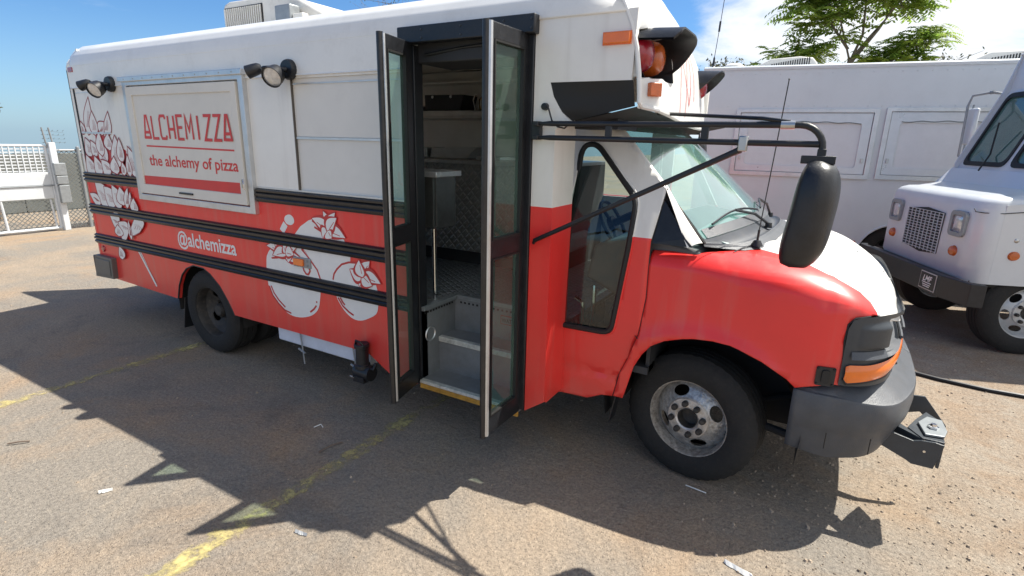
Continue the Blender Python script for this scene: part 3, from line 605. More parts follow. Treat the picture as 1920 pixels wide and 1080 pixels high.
# rub rails
def rail(x0, x1, zb, h=.096):
    prof = [(0, 0), (-.012, .002), (-.016, .012), (-.022, .014), (-.026, .026), (-.020, .034), (-.012, .036), (-.012, .042), (-.026, .046), (-.028, .060), (-.018, .066), (-.011, .069), (-.020, .074), (-.022, .086), (-.012, .092), (0, .096)]
    mb = MB(); mb.prism([(Y0 + a - .001, zb + b) for a, b in prof], x0, x1, 'x')
    o = mb.build('rub_rail', P_rail, side, smooth=False)
    r = MB()
    for x in frange(x0 + .06, x1 - .04, .16):
        for zz in (.007, .089): r.lathe([(0, -.004), (.004, -.003), (.005, 0)], (x, Y0 - .012, zb + zz), 'y', 6)
    rr = r.build('rivet', P_rail, o); rr['kind'] = 'stuff'
    return o
rail(-6.02, -5.065, 1.348); rail(-3.495, -2.10, 1.348); rail(-6.02, -2.10, 1.057); rail(-6.02, -2.10, .771)

# art printed on the side
def lay(i): return lambda a, b, t=0: (a, Y0 - .0012 - .00015 * i, b)
def artpoly(mb, pts, i): mb.poly(pts, (), lay(i))
garlic = MB(); gl = MB(); gr = MB(); idx = 0
for p in ART['red_gaps']: artpoly(gr, p, 1)
artpoly(gr, [(-5.94, 1.45), (-5.16, 1.45), (-5.20, 1.55), (-5.34, 1.66), (-5.5, 1.74), (-5.75, 1.77), (-5.94, 1.72)], 0) if False else None
artpoly(gr, [(-5.93, 1.455), (-5.30, 1.455), (-5.38, 1.62), (-5.62, 1.72), (-5.80, 1.66), (-5.93, 1.60)], 0)
artpoly(gr, [(-6.0, 1.448), (-5.945, 1.448), (-5.945, 1.60), (-5.985, 1.605)], 2)
def leafshape(B, T, w, n=9, curl=.12):
    B = Vector(B); T = Vector(T); d = T - B; nrm = Vector((-d.y, d.x)); nrm.normalize()
    L = []; R = []
    for k in range(n + 1):
        t = k / n; ww = w / 2 * (math.sin(math.pi * min(1, t ** .70)) ** .95 * .97 + .03 * (1 - t)); c = B + d * t + nrm * curl * w * math.sin(math.pi * t)
        L.append(c + nrm * ww); R.append(c - nrm * ww)
    return [tuple(v) for v in L] + [tuple(v) for v in R[::-1]][1:]
random.seed(3)
for j, (B, T, w) in enumerate(ART['petals_up'] + ART['petals_low']):
    low = j >= len(ART['petals_up']); i = 3 + j * 3
    dB = Vector(T) - Vector(B); an = random.uniform(-.16, .16); dB = Matrix.Rotation(an, 2) @ dB; B2 = tuple(Vector(B) - dB * .14); T = tuple(Vector(B) + dB * (1.05 if low else 1.12)); shp = leafshape(B2, T, w * (1.45 if low else 1.5), curl=random.uniform(-.15, .2))
    artpoly(garlic, shp, i)
    gl.stroke(shp + [shp[0]], .010 if not low else .008, lay(i + 1))
    Bv, Tv = Vector(B), Vector(T)
    for q in (-.28, -.10, .08, .26):
        a = Bv.lerp(Tv, .12) + Vector((q * w, 0)); b2 = Bv.lerp(Tv, .60) + Vector((q * w * .5, 0)); m_ = (a + b2) / 2 + Vector((.1 * w, 0))
        gl.stroke([a, m_, b2], .0065, lay(i + 2), taper=True)
artpoly(garlic, ART['stem_g'], 2); gl.stroke([(ART['stem_g'][0][0] + .03, ART['stem_g'][0][1]), (ART['stem_g'][2][0] - .01, ART['stem_g'][2][1] + .03)], .006, lay(4))
gr.build('garlic_art_red', P_print_r, side, smooth=False); garlic.build('garlic_art', P_print_w, side, smooth=False); gl.build('garlic_art_line', P_print_d, side, smooth=False)
def cr_smooth(pts, n=3):
    N = len(pts); o = []
    for i in range(N):
        p0, p1, p2, p3 = [Vector(pts[(i + k) % N]) for k in (-1, 0, 1, 2)]
        for k in range(n):
            t = k / n; q = .5 * ((2 * p1) + (p2 - p0) * t + (2 * p0 - 5 * p1 + 4 * p2 - p3) * t * t + (3 * p1 - p0 - 3 * p2 + p3) * t ** 3); o.append((q.x, q.y))
    return o
def tomato(k, key, strokes, lv, smooth_):
    w_ = MB(); r_ = MB(); l_ = MB(); pts = ART['tomato_' + key]; artpoly(w_, cr_smooth(pts) if smooth_ else pts, k)
    for n_, st_ in enumerate(strokes): r_.stroke(ART['red_strokes'][st_], .013, lay(6 + st_))
    for n_, (c, t) in enumerate(ART['leaf_' + key]):
        c = Vector(c); t = Vector(t); d = t - c; w = .075; i = 24 + n_ * 3
        artpoly(r_, leafshape(c - d * .12, t + d * .06, w * 1.55, curl=(.15 if n_ % 2 else -.14)), i); artpoly(l_, leafshape(c - d * .05, t, w, curl=(.22 if n_ % 2 else -.2)), i + 1)
        r_.stroke([c.lerp(t, .15), c.lerp(t, .7)], .005, lay(i + 2))
    a_ = w_.build('tomato_art', P_print_w, side, smooth=False); r_.build('tomato_outline', P_print_r, side, smooth=False); l_.build('tomato_leaf_art', P_print_w, side, smooth=False)
tomato(1, 'b', (11, 12), 0, False); tomato(2, 'a', (0, 2, 3, 4, 7, 8, 10), 0, True); tomato(3, 'c', (1, 5, 6, 9), 0, True)
mw = MB(); artpoly(mw, cr_smooth(ART['mushroom']), 1); mw.stroke(ART['stem_a'], .05, lay(1)); mw.build('sprig_art', P_print_w, side, smooth=False)

# lettering: condensed strokes for the logo, text objects for the rest
def letters(word, x0, x1, zb, zt, w, fn_at, mb, sp=.32):
    n = len(word); cw = (x1 - x0) / (n + (n - 1) * sp); h = zt - zb; i = 0
    for ch in word:
        X = x0 + i * cw * (1 + sp); i += 1
        G_ = {'A': [[(0, 0), (.38, 1), (.62, 1), (1, 0)], [(-.08, 0.03), (1.08, 0.03)], [(.06, .27), (.94, .27)]], 'L': [[(.1, 1), (.1, 0), (1, 0)]], 'C': [[(.95, .86), (.85, 1), (.2, 1), (.05, .85), (.05, .15), (.2, 0), (.85, 0), (.95, .14)]],
              'H': [[(.08, 1), (.08, 0)], [(.92, 1), (.92, 0)], [(.1, .42), (.9, .42)]], 'E': [[(.95, 1), (.1, 1), (.1, 0), (.95, 0)], [(.12, .5), (.8, .5)]], 'M': [[(.0, 0), (.04, 1), (.5, .35), (.96, 1), (1, 0)]],
              'I': [[(.5, 0), (.5, 1)]], 'Z': [[(.05, 1), (.95, 1), (.05, 0), (.98, 0)]]}[ch]
        for k, pl in enumerate(G_): mb.stroke([(X + a * cw, zb + w / 2 + b * (h - w)) for a, b in pl], w, fn_at(i * 3 + k))
CUR = []
def text_mesh(txt, name, m, parent, x0, x1, zb, h, fn, bold=0.02, size=1.0, space=1.0):
    c = bpy.data.curves.new('t', 'FONT'); c.body = txt; c.size = 1.0; c.offset = bold; c.fill_mode = 'FRONT'; c.resolution_u = 3; c.space_character = space
    o = bpy.data.objects.new('t', c); COL.objects.link(o); bpy.context.view_layer.update()
    me = bpy.data.meshes.new_from_object(o.evaluated_get(bpy.context.evaluated_depsgraph_get()))
    bpy.data.objects.remove(o); bpy.data.curves.remove(c)
    xs = [v.co.x for v in me.vertices]; a, b = min(xs), max(xs)
    for v in me.vertices:
        X = x0 + (v.co.x - a) / (b - a) * (x1 - x0); Z = zb + v.co.y * h / 0.74
        v.co = Vector(fn(X, Z))
    bm = bmesh.new(); bm.from_mesh(me); bpy.data.meshes.remove(me)
    return finish(bm, name, m, parent, smooth=False)
text_mesh('@alchemizza', 'handle_lettering', P_print_w, side, -4.612, -3.825, .915, .118, lay(3), bold=.018)

# serving hatch
hx0, hx1, hz0, hz1 = -5.06, -3.50, 1.258, 2.222
HY = Y0 - .045
hatch_root = MB()
sideplate(hatch_root, [(hx0, hz0), (hx1, hz0), (hx1, hz1), (hx0, hz1)], [[(hx0 + .055, hz0 + .05), (hx1 - .055, hz0 + .05), (hx1 - .055, hz1 - .06), (hx0 + .055, hz1 - .06)]], HY + .012, .05)
hatch = hatch_root.build('serving_hatch', P_alu, BUS, smooth=False, bevel=.004)
mb = MB(); sideplate(mb, [(hx0 + .065, hz0 + .06), (hx1 - .065, hz0 + .06), (hx1 - .065, hz1 - .07), (hx0 + .065, hz1 - .07)], [[(hx0 + .145, hz0 + .135), (hx1 - .125, hz0 + .135), (hx1 - .125, hz1 - .135), (hx0 + .145, hz1 - .135)]], HY, .03); mb.build('hatch_door_frame', P_cream, hatch, smooth=False, bevel=.003)
mb = MB(); mb.span((hx0 + .10, HY + .010, hz0 + .09), (hx1 - .09, HY + .03, hz1 - .10)); mb.build('hatch_panel', P_cream, hatch, smooth=False)
mb = MB(); mb.span((hx0 - .02, HY - .006, hz1 - .03), (hx1 + .02, HY + .05, hz1 + .006)); mb.build('hatch_hinge', P_alu, hatch, smooth=False, bevel=.004)
PYY = HY + .010
def layh(i): return lambda a, b, t=0: (a, PYY - .0010 - .00015 * i, b)
mb = MB(); mb.poly([(hx0 + .147, hz0 + .137), (hx1 - .127, hz0 + .137), (hx1 - .127, hz0 + .215), (hx0 + .147, hz0 + .205)], (), layh(1)); mb.build('red_stripe', P_logo, hatch, smooth=False)
mb = MB(); letters('ALCHEMIZZA', -4.81, -3.665, 1.752, 1.942, .021, layh, mb); mb.build('logo_lettering', P_logo, hatch, smooth=False)
mb = MB(); mb.stroke([(-4.81, 1.702), (-3.66, 1.696)], .012, layh(1)); mb.build('logo_underline', P_logo, hatch, smooth=False)
text_mesh('the alchemy of pizza', 'tagline_lettering', P_logo, hatch, -4.80, -3.635, 1.552, .088, layh(2), bold=.016)
mb = MB(); mb.span((-4.40, HY - .012, hz0 + .088), (-4.22, HY + .001, hz0 + .102)); mb.build('hatch_latch', P_black, hatch, bevel=.003)
mb = MB(); mb.span((hx1 - .085, HY - .014, 1.44), (hx1 - .065, HY, 1.50)); mb.tube([(hx1 - .075, HY - .01, 1.50), (hx1 - .055, HY - .02, 1.47), (hx1 - .06, HY - .012, 1.43)], .004, 6); mb.build('hatch_catch', P_chrome, hatch)
r = MB()
for x in frange(hx0 + .08, hx1 - .05, .14): r.lathe([(0, -.004), (.005, -.003), (.006, 0)], (x, HY - .006, hz1 - .012), 'y', 6)
r.build('hinge_rivet', P_steel, hatch)['kind'] = 'stuff'

# exterior flood lights: round base, large head, small head on swivel arms
def flood(x, z):
    mb = MB(); mb.lathe([(0, -.035), (.055, -.035), (.062, -.02), (.062, 0)], (x, Y0 - .005, z), 'y', 24); base = mb.build('flood_lamp', P_black, BUS)
    q = Quaternion((0, 0, 1), math.radians(-38)) @ Quaternion((1, 0, 0), math.radians(18))
    def head(c, r, q, big):
        prof = [(0, .04), (r * .6, .036), (r * .85, .02), (r * .95, -.01), (r, -.045), (r * 1.03, -.055), (r * .96, -.055)]
        m = MB(); m.lathe(prof, (0, 0, 0), 'y', 26)
        for v in m.bm.verts: v.co = Vector(c) + q @ v.co
        o = m.build('lamp_head', P_black, base)
        m = MB(); m.lathe([(r * .95, -.045), (r * .6, -.052), (0, -.055)], (0, 0, 0), 'y', 26)
        for v in m.bm.verts: v.co = Vector(c) + q @ v.co
        m.build('lamp_lens', P_clear, o)
    head((x - .02, Y0 - .10, z - .035), .062, Quaternion((0, 0, 1), math.radians(20)) @ Quaternion((1, 0, 0), math.radians(28)), True)
    head((x - .21, Y0 - .10, z - .0), .040, Quaternion((0, 0, 1), math.radians(-55)) @ Quaternion((1, 0, 0), math.radians(20)), False)
    mb = MB(); mb.tube([(x, Y0 - .04, z), (x - .08, Y0 - .075, z + .01), (x - .16, Y0 - .08, z + .01)], .012, 8); mb.tube([(x, Y0 - .03, z), (x - .02, Y0 - .09, z - .01)], .016, 8); mb.build('swivel_arm', P_black, base)
flood(-3.04, 2.205); flood(-5.27, 2.185)

# rear small items
mb = MB().span((-5.985, Y0 - .012, 2.305), (-5.90, Y0 - .002, 2.345)); mb.build('marker_lamp', P_redl, BUS, bevel=.003)
mb = MB().lathe([(0, -.012), (.025, -.01), (.032, 0)], (-5.93, Y0 - .001, .722), 'y', 20); mb.build('round_reflector', P_redl, BUS)
mb = MB(); mb.prism([(-6.08, .44), (-5.74, .455), (-5.72, .655), (-6.03, .66)], Y0 - .045, Y0 + .06); mb.prism([(-6.05, .47), (-5.77, .48), (-5.755, .63), (-6.02, .632)], Y0 - .052, Y0 - .044); mb.build('bumper_end', mat('bumper_steel', (.16, .16, .15), .5, metal=.4, dirt=.4), BUS, smooth=False, bevel=.006)
mb = MB().span((-6.14, Y0 - .02, .44), (-6.03, YF + .02, .64)); mb.build('rear_bumper', P_black, BUS, bevel=.01)
mb = MB().span((-3.155, Y0 - .022, .935), (-3.055, Y0 - .002, .985)); o = mb.build('side_marker', P_amber2, BUS, bevel=.004)
mb = MB().span((-3.165, Y0 - .010, .925), (-2.99, Y0 + .0, .995)); mb.lathe([(0, -.02), (.006, -.018), (.007, 0)], (-3.02, Y0, .945), 'y', 8); mb.lathe([(0, -.02), (.006, -.018), (.007, 0)], (-3.02, Y0, .975), 'y', 8); mb.build('marker_bracket', P_galv, o, bevel=.003)
# arch lip
mb = MB(); mb.tube([(a, Y0 + .004, b) for a, b in arch], .007, 6); mb.build('arch_lip', P_black, BUS)
def archbox(x0, x1, y0, y1, z0, zt, name='wheel_well'):
    mb = MB(); c = (x0 + x1) / 2; R_ = (x1 - x0) / 2
    pts = [(x0, z0)] + [(c - R_ * math.cos(math.pi * k / 12), zt - .3 + .3 * math.sin(math.pi * k / 12)) for k in range(13)] + [(x1, z0)]
    A = [mb.bm.verts.new((p[0], y0, p[1])) for p in pts]; B = [mb.bm.verts.new((p[0], y1, p[1])) for p in pts]
    for i in range(len(pts) - 1): mb._f([A[i], A[i + 1], B[i + 1], B[i]])
    mb._f(B); return mb.build(name, P_under, BUS)
archbox(-4.80, -3.90, Y0 + .036, Y0 + .75, .3, .80)
mb = MB(); mb.poly([(-4.78, .42), (-4.66, .44), (-4.64, .14), (-4.66, .13), (-4.79, .14)], (), lambda a, b, t: (-4.75 - .02 * math.sin(b * 9) + t, Y0 + .03 + (a + 4.79) * 2.2, b), .008); mb.build('mud_flap', P_black, BUS, smooth=False)

# under-tank panel, rods, waste valve
mb = MB().span((-3.47, Y0 + .035, .30), (-2.52, Y0 + .5, .423)); tank = mb.build('grey_water_tank', mat('tank_white', (.62, .66, .74), .5, dirt=.1), BUS, bevel=.01)
for x in (-3.20, -2.66):
    mb = MB(); mb.tube([(x, Y0 + .02, .44), (x + .02, Y0 + .018, .30), (x + .035, Y0 + .015, .175)], .006, 7); mb.tube([(x - .02, Y0 + .015, .285), (x + .05, Y0 + .014, .262)], .008, 7); mb.build('strap_rod', P_galv, tank)
V = (-2.50, Y0 - .05)
mb = MB(); mb.lathe([(0, .50), (.045, .50), (.05, .495), (.05, .475), (.042, .47), (.042, .36), (.05, .355), (.052, .33), (.046, .325)], (V[0], V[1], 0), 'z', 22)
mb.tube([(V[0] - .035, V[1] - .02, .50), (V[0] - .02, V[1] - .03, .525), (V[0] + .02, V[1] - .03, .522), (V[0] + .035, V[1] - .02, .50)], .007, 8); vb = mb.build('waste_valve', P_black, BUS)
mb = MB(); mb.lathe([(0, -.06), (.05, -.058), (.055, -.04), (.055, .06), (.05, .075), (0, .075)], (V[0] - .005, V[1] + .01, .295), 'x', 20); mb.span((V[0] - .045, V[1] - .05, .24), (V[0] + .05, V[1] + .05, .28)); mb.tube([(V[0] + .05, V[1], .34), (V[0] + .085, V[1] + .01, .33), (V[0] + .09, V[1] + .03, .37)], .01, 8); mb.build('valve_body', P_black, vb)
mb = MB(); mb.span((V[0] - .075, V[1] - .045, .262), (V[0] - .035, V[1] - .052, .270)); mb.build('valve_tag', P_chrome, vb)

# ---------------------------------------------------------------- door opening
mb = MB(); mb.span((-2.115, Y0 - .05, 2.288), (-1.282, Y0 + .004, 2.372)); hd_ = mb.build('door_header', P_black, BUS, bevel=.006)
r = MB()
for x in (-1.95, -1.70, -1.45, -1.30): 
    for z in (2.31, 2.35): r.lathe([(0, -.005), (.005, -.004), (.006, 0)], (x, Y0 - .05, z), 'y', 7)
r.build('header_screw', P_dplastic, hd_)['kind'] = 'stuff'
mb = MB(); mb.span((-2.088, Y0 + .002, .30), (-2.045, Y0 + .075, 2.29)); mb.build('door_jamb', P_black, BUS, bevel=.004)
mb = MB(); mb.span((-1.36, Y0 - .012, .34), (-1.302, Y0 + .075, 2.29)); mb.build('door_jamb', P_black, BUS, bevel=.004)
mb = MB(); mb.span((-2.05, Y0 + .04, 2.20), (-1.35, Y0 + .35, 2.40)); mb.build('door_engine_cover', P_dark, BUS, bevel=.008)
mb = MB(); mb.tube([(-1.99, Y0 + .03, 2.24), (-1.75, Y0 + .04, 2.265), (-1.42, Y0 + .02, 2.275)], .008, 8); mb.build('door_rod', P_black, BUS)
def leaf(hx, hy, ox, oy, zb, zt, mr, label):
    root = MB(); h = Vector((hx, hy, 0)); o_ = Vector((ox, oy, 0)); d = (o_ - h); Ln = d.length; d.normalize(); nn = Vector((-d.y, d.x, 0))
    def fn(a, b, t): p = h + d * a + nn * (t - .014); return (p.x, p.y, b)
    st = .042; sh_ = .075 if ox < -1.7 else .042
    root.poly([(0, zb), (Ln, zb), (Ln, zt), (0, zt)], [[(sh_, zb + .10), (Ln - st, zb + .10), (Ln - st, mr - .045), (sh_, mr - .045)], [(sh_, mr + .045), (Ln - st, mr + .045), (Ln - st, zt - .07), (sh_, zt - .07)]], fn, .028)
    root.build('door_leaf', P_black, BUS, smooth=False, bevel=.004)
    fr = [o for o in BUS.children if o.name.startswith('door_leaf')][-1]
    for a, b in ((zb + .10, mr - .045), (mr + .045, zt - .07)):
        g = MB(); g.poly([(sh_ - .004, a - .004), (Ln - st + .004, a - .004), (Ln - st + .004, b + .004), (sh_ - .004, b + .004)], (), lambda x, z, t: fn(x, z, .012), 0); g.build('door_glass', G_door, fr, smooth=False)
        k = MB(); k.poly([(sh_ - .001, a - .001), (Ln - st + .001, a - .001), (Ln - st + .001, b + .001), (sh_ - .001, b + .001)], [[(sh_ + .008, a + .008), (Ln - st - .008, a + .008), (Ln - st - .008, b - .008), (sh_ + .008, b - .008)]], lambda x, z, t: fn(x, z, -.003 + t), .034); k.build('glass_bead', P_gasket, fr, smooth=False)
    # rubber nosing and aluminium strip on the free edge
    k = MB(); e = h + d * (Ln + .004); k.tube([(e.x, e.y, zb), (e.x, e.y, zt)], .017, 12); k.build('edge_rubber', P_rail, fr)
    k = MB(); e = h + d * (Ln - .004) + nn * .0165
    sgn = 1
    k.bar(Vector((e.x, e.y, zb + .01)) , Vector((e.x, e.y, zt - .005)), .006, .026, up=d) if False else k.tube([(e.x, e.y, zb + .01), (e.x, e.y, zt - .005)], .0085 if ox < -1.7 else .012, 8); k.build('edge_strip', P_alu, fr, smooth=False)
    return fr
lf1 = leaf(-2.065, Y0 - .005, -1.995, 2.125, .325, 2.30, 1.285, '')
lf2 = leaf(-1.345, Y0 - .005, -1.352, 2.085, .325, 2.295, 1.30, '')
mb = MB(); mb.span((-1.362, 2.22, 1.275), (-1.368, 2.30, 1.325)); mb.build('door_latch', P_dark, lf2, bevel=.002)

# stepwell
sx0, sx1 = -2.045, -1.335
mb = MB(); mb.span((sx0, Y0 - .004, .318), (sx1, Y0 + .20, .340)); mb.span((sx0, Y0 + .19, .34), (sx1, Y0 + .20, .57)); mb.span((sx0, Y0 + .19, .556), (sx1, Y0 + .375, .572)); mb.span((sx0, Y0 + .365, .572), (sx1, Y0 + .375, .80)); mb.span((sx0 - .01, Y0 + .02, .32), (sx0, Y0 + .375, .80)); mb.span((sx1, Y0 + .04, .32), (sx1 + .01, Y0 + .375, .80))
stepw = mb.build('stepwell', P_step, BUS, smooth=False)
mb = MB(); mb.span((sx0 + .002, Y0 + .178, .540), (sx1 - .002, Y0 + .215, .5745)); mb.build('step_nosing', P_wear, stepw, smooth=False, bevel=.004)
mb = MB(); mb.span((sx0 + .002, Y0 - .016, .322), (sx1 - .002, Y0 + .02, .3425)); mb.build('step_nosing', P_wear, stepw, smooth=False, bevel=.004)
mb = MB(); mb.span((sx0 + .002, Y0 - .013, .288), (sx1 - .002, Y0 + .0, .3205)); mb.build('step_edge_plate', P_yel, stepw, smooth=False, bevel=.002)
mb = MB(); mb.span((sx0 - .012, Y0 + .02, .785), (sx0 + .02, Y0 + .39, .812)); mb.span((sx0 + .02, Y0 + .362, .785), (sx1, Y0 + .39, .812)); mb.build('floor_edge_trim', P_galv, stepw, smooth=False, bevel=.003)
mb = MB()
for y in frange(Y0 + .05, Y0 + .35, .028): mb.box((sx0 + .002, y, .765), (.004, .012, .012))
for x in frange(sx0 + .05, sx1 - .03, .032): mb.box((x, Y0 + .363, .765), (.012, .004, .012))
mb.build('trim_perforation', P_gasket, stepw, smooth=False)['kind'] = 'stuff'
mb = MB(); mb.lathe([(.040, -.0), (.045, .006), (.050, .0)], (sx0, Y0 + .10, .615), 'x', 24, closed=False); mb.build('step_lamp_ring', P_alu, stepw)
mb = MB(); mb.span((sx0 + .36, Y0 + .360, .675), (sx1 - .04, Y0 + .364, .735)); wp = mb.build('step_notice', mat('notice_red', (.35, .03, .025), .5), stepw, smooth=False)
mb = MB(); mb.span((sx0 + .366, Y0 + .358, .681), (sx1 - .046, Y0 + .3605, .729)); mb.build('notice_face', P_step, wp, smooth=False)
text_mesh('WATCH YOUR STEP', 'notice_lettering', P_gasket, wp, sx0 + .37, sx1 - .05, .69, .028, lambda a, b, t=0: (a, Y0 + .3572, b))

# interior
mb = MB(); mb.span((-5.96, Y0 + .036, .74), (sx0 - .01, YF - .04, .80)); mb.span((sx0 - .01, Y0 + .375, .74), (-1.20, YF - .04, .80)); mb.build('kitchen_floor', P_checkf, BUS, smooth=False)
mb = MB(); sideplate(mb, [(-5.96, .8), (-1.25, .8), (-1.25, 2.45), (-5.96, 2.45)], [rrect(-2.05, 1.35, -1.35, 2.15, .05), rrect(-5.8, 1.4, -4.6, 2.15, .05)], YF - .12, .02); mb.poly([(Y0 + .04, .80), (YF - .12, .80), (YF - .12, 2.5), (Y0 + .04, 2.5)], [[(3.28, .82), (4.15, .82), (4.15, 2.2), (3.28, 2.2)]], lambda a, b, t: (-5.9 + t, a, b), .02); mb.span((-5.9, Y0 + .037, .80), (sx0 - .05, Y0 + .05, 2.4)); mb.build('inner_wall', P_inner, BUS, smooth=False)
mb = MB(); mb.poly([(-5.9, Y0 + .05), (-1.2, Y0 + .05), (-1.2, YF - .1), (-5.9, YF - .1)], [[(-3.36, CY - .4), (-2.85, CY - .4), (-2.85, CY + .4), (-3.36, CY + .4)]], lambda a, b, t: (a, b, 2.46 + t), .015); mb.build('ceiling', P_inner, BUS, smooth=False)
mb = MB(); mb.span((-5.9, YF - .30, 2.33), (-1.4, YF - .12, 2.345)); mb.build('inner_ledge', P_inner, BUS, smooth=False)
# counter, shelf, sink
mb = MB(); mb.span((-4.2, 3.60, .92), (-1.75, 3.61, 1.62)); ct = mb.build('kitchen_counter', P_check, BUS, smooth=False)
mb = MB(); mb.span((-4.2, 3.58, 1.62), (-1.75, YF - .12, 1.65)); mb.build('counter_top', P_steel, ct, bevel=.004)
mb = MB(); mb.span((-4.2, 3.68, .80), (-1.75, 3.69, .92)); mb.span((-1.76, 3.61, .80), (-1.75, YF - .12, 1.62)); mb.build('kick_plate', P_dark, ct, smooth=False)
mb = MB(); mb.span((-4.3, 4.20, 1.993), (-2.0, YF - .12, 2.012)); mb.span((-4.3, 4.20, 2.012), (-2.0, 4.215, 2.062)); sh = mb.build('wall_shelf', P_steel, BUS, smooth=False, bevel=.003)
mb = MB(); mb.span((-4.3, 4.215, 2.045), (-2.0, YF - .12, 2.062)); mb.build('shelf_deck', P_steel, sh, smooth=False)
sk = MB(); sk.span((-2.95, Y0 + .22, 1.27), (-2.10, Y0 + .24, 1.58)); sk.span((-2.11, Y0 + .24, 1.27), (-2.09, Y0 + .42, 1.58)); sk.span((-2.95, Y0 + .22, 1.26), (-2.09, Y0 + .44, 1.275)); sk.span((-2.95, Y0 + .42, 1.27), (-2.09, Y0 + .44, 1.58))
sink = sk.build('kitchen_sink', P_dsteel, BUS, smooth=False, bevel=.004)
mb = MB(); mb.span((-2.98, Y0 + .19, 1.58), (-2.05, Y0 + .235, 1.615)); mb.span((-2.105, Y0 + .235, 1.58), (-2.05, Y0 + .45, 1.615)); mb.span((-2.98, Y0 + .44, 1.58), (-2.105, Y0 + .47, 1.615)); mb.build('sink_rim', P_alu, sink, bevel=.004)
for x, y in ((-2.13, Y0 + .26), (-2.9, Y0 + .25), (-2.9, Y0 + .40)):
    mb = MB(); mb.tube([(x, y, .80), (x, y, 1.26)], .016, 12); mb.build('sink_leg', P_chrome, sink)
mb = MB(); mb.span((-2.35, Y0 + .12, .80), (-2.12, Y0 + .15, 1.22)); mb.build('side_stanchion', P_galv, sink, bevel=.004)

# ---------------------------------------------------------------- van cab
VY = 2.665; VH = 1.34
def Hx(x): return sinterp(x, [(-.9, 1.36), (-.5, 1.348), (-.3, 1.33), (-.1, 1.31), (.05, 1.28), (.15, 1.243), (.25, 1.185), (.32, 1.135), (.37, 1.085), (.41, 1.02)])
def Yx(x): return sinterp(x, [(-.8, VY), (-.1, VY), (.05, VY + .004), (.15, VY + .022), (.22, VY + .055), (.29, VY + .115), (.34, VY + .20), (.375, VY + .30), (.40, VY + .45), (.41, VY + .60)])
def zs(x): return min(1.20, Hx(x) - .155) if x < .1 else Hx(x) - sinterp(x, [(.0, .155), (.1, .14), (.2, .10), (.3, .07), (.41, .04)])
def clip(x, v):
    zz = zs(x); y0 = Yx(x); H = Hx(x)
    if v <= zz:
        bul = 0.012 * math.sin(math.pi * max(0, min(1, (v - .45) / .75)))
        # flared lip over the wheel
        dd = math.hypot(x + .44, (v - .36)); fl = .022 * math.exp(-((dd - .52) / .05) ** 2) if v > .36 else 0
        return (x, y0 - bul - fl, v)
    d = v - zz
    q = min(1, d / .25)
    shw = .22; shh = (H - .03) - zz
    if d <= .25:
        a = q * math.pi / 2; return (x, y0 + shw * (1 - math.cos(a)), zz + shh * math.sin(a))
    t = min(1, (d - .25) / .75); yA = y0 + shw; y = yA + (CY - yA) * t
    crown = .045 * math.sin(t * math.pi / 2) + .012 * math.exp(-((t - .28) / .10) ** 2)
    return (x, y, H - .03 + crown)
# fender outline in (x, v)
vtop = lambda x: zs(x) + 1.0
wh_unused = [(-.865, .44), (-.81, .62), (-.745, .735), (-.64, .815), (-.53, .855), (-.42, .872), (-.32, .868), (-.22, .848), (-.13, .81), (-.05, .755), (-.0, .715)]
seam_ = [(-.729, 1.035), (-.751, .835), (-.792, .70), (-.838, .59), (-.868, .445)]
fend = [(-.733, 1.20)] + seam_ + [(-.815, .445), (-.800, .503), (-.766, .644), (-.724, .73), (-.678, .791), (-.613, .833), (-.522, .864), (-.46, .876), (-.38, .882), (-.30, .876), (-.258, .864), (-.151, .824), (-.04, .762), (0, .728), (.14, .770), (.195, .772), (.168, .90), (.160, .98), (.163, 1.06), (.185, 1.088), (.24, 1.100), (.31, zs(.31) - .004), (.36, zs(.36) + .02)]
nose_edge = [(.385, zs(.385) + .06), (.395, zs(.395) + .5), (.398, vtop(.398) + .01)] + [(x, vtop(x) + .01) for x in frange(-.17, .38, .02)[::-1]]
cowl = [(-.19, vtop(-.19) + .01), (-.195, zs(-.2) + .80), (-.205, zs(-.21) + .60), (-.235, zs(-.25) + .45), (-.28, zs(-.28) + .33), (-.33, zs(-.33) + .25), (-.40, zs(-.4) + .185), (-.465, zs(-.465) + .155), (-.52, zs(-.52) + .135), (-.733, zs(-.733) + .11)]
# paint division along the shoulder crease, from the cowl to the nose
sp_ = [(-.28, .33), (-.18, .30), (-.05, .245), (.05, .20), (.13, .18), (.19, .165), (.235, .12), (.262, .05), (.268, -.01)]
split_ = [(x, zs(x) + d) for x, d in sp_]
k_ = [i for i, p in enumerate(cowl) if abs(p[0] + .28) < 1e-6][0]
end_ = (.268, 1.1035)
red_out = [p for p in fend if p[0] < .262] + [end_] + split_[::-1][1:] + cowl[k_ + 1:]
white_out = [end_] + [p for p in fend if p[0] > .3] + nose_edge + cowl[:k_ + 1] + split_[1:-1]
cx_ = frange(-.72, .40, .02); cv_ = frange(.40, 1.16, .04) + frange(1.17, 2.4, .025)
mb = MB(); mb.poly(red_out, (), lambda a, b, t: clip(a, b), 0, cuts=[(0, frange(-.86, -.74, .03) + cx_), (1, cv_)])
mb.mi = 1; mb.poly(white_out, (), lambda a, b, t: clip(a, b), 0, cuts=[(0, cx_), (1, cv_)])
ns = [v for v in mb.bm.verts]; geom = mb.bm.verts[:] + mb.bm.edges[:] + mb.bm.faces[:]
d = bmesh.ops.duplicate(mb.bm, geom=geom)
for v in [g for g in d['geom'] if isinstance(g, bmesh.types.BMVert)]: v.co.y = 2 * CY - v.co.y
bmesh.ops.remove_doubles(mb.bm, verts=mb.bm.verts[:], dist=.0012)
hood = mb.build('fender_and_hood', [P_red, P_white], BUS, sharp=40)
s_ = hood.modifiers.new('solid', 'SOLIDIFY'); s_.thickness = .012; s_.offset = -1
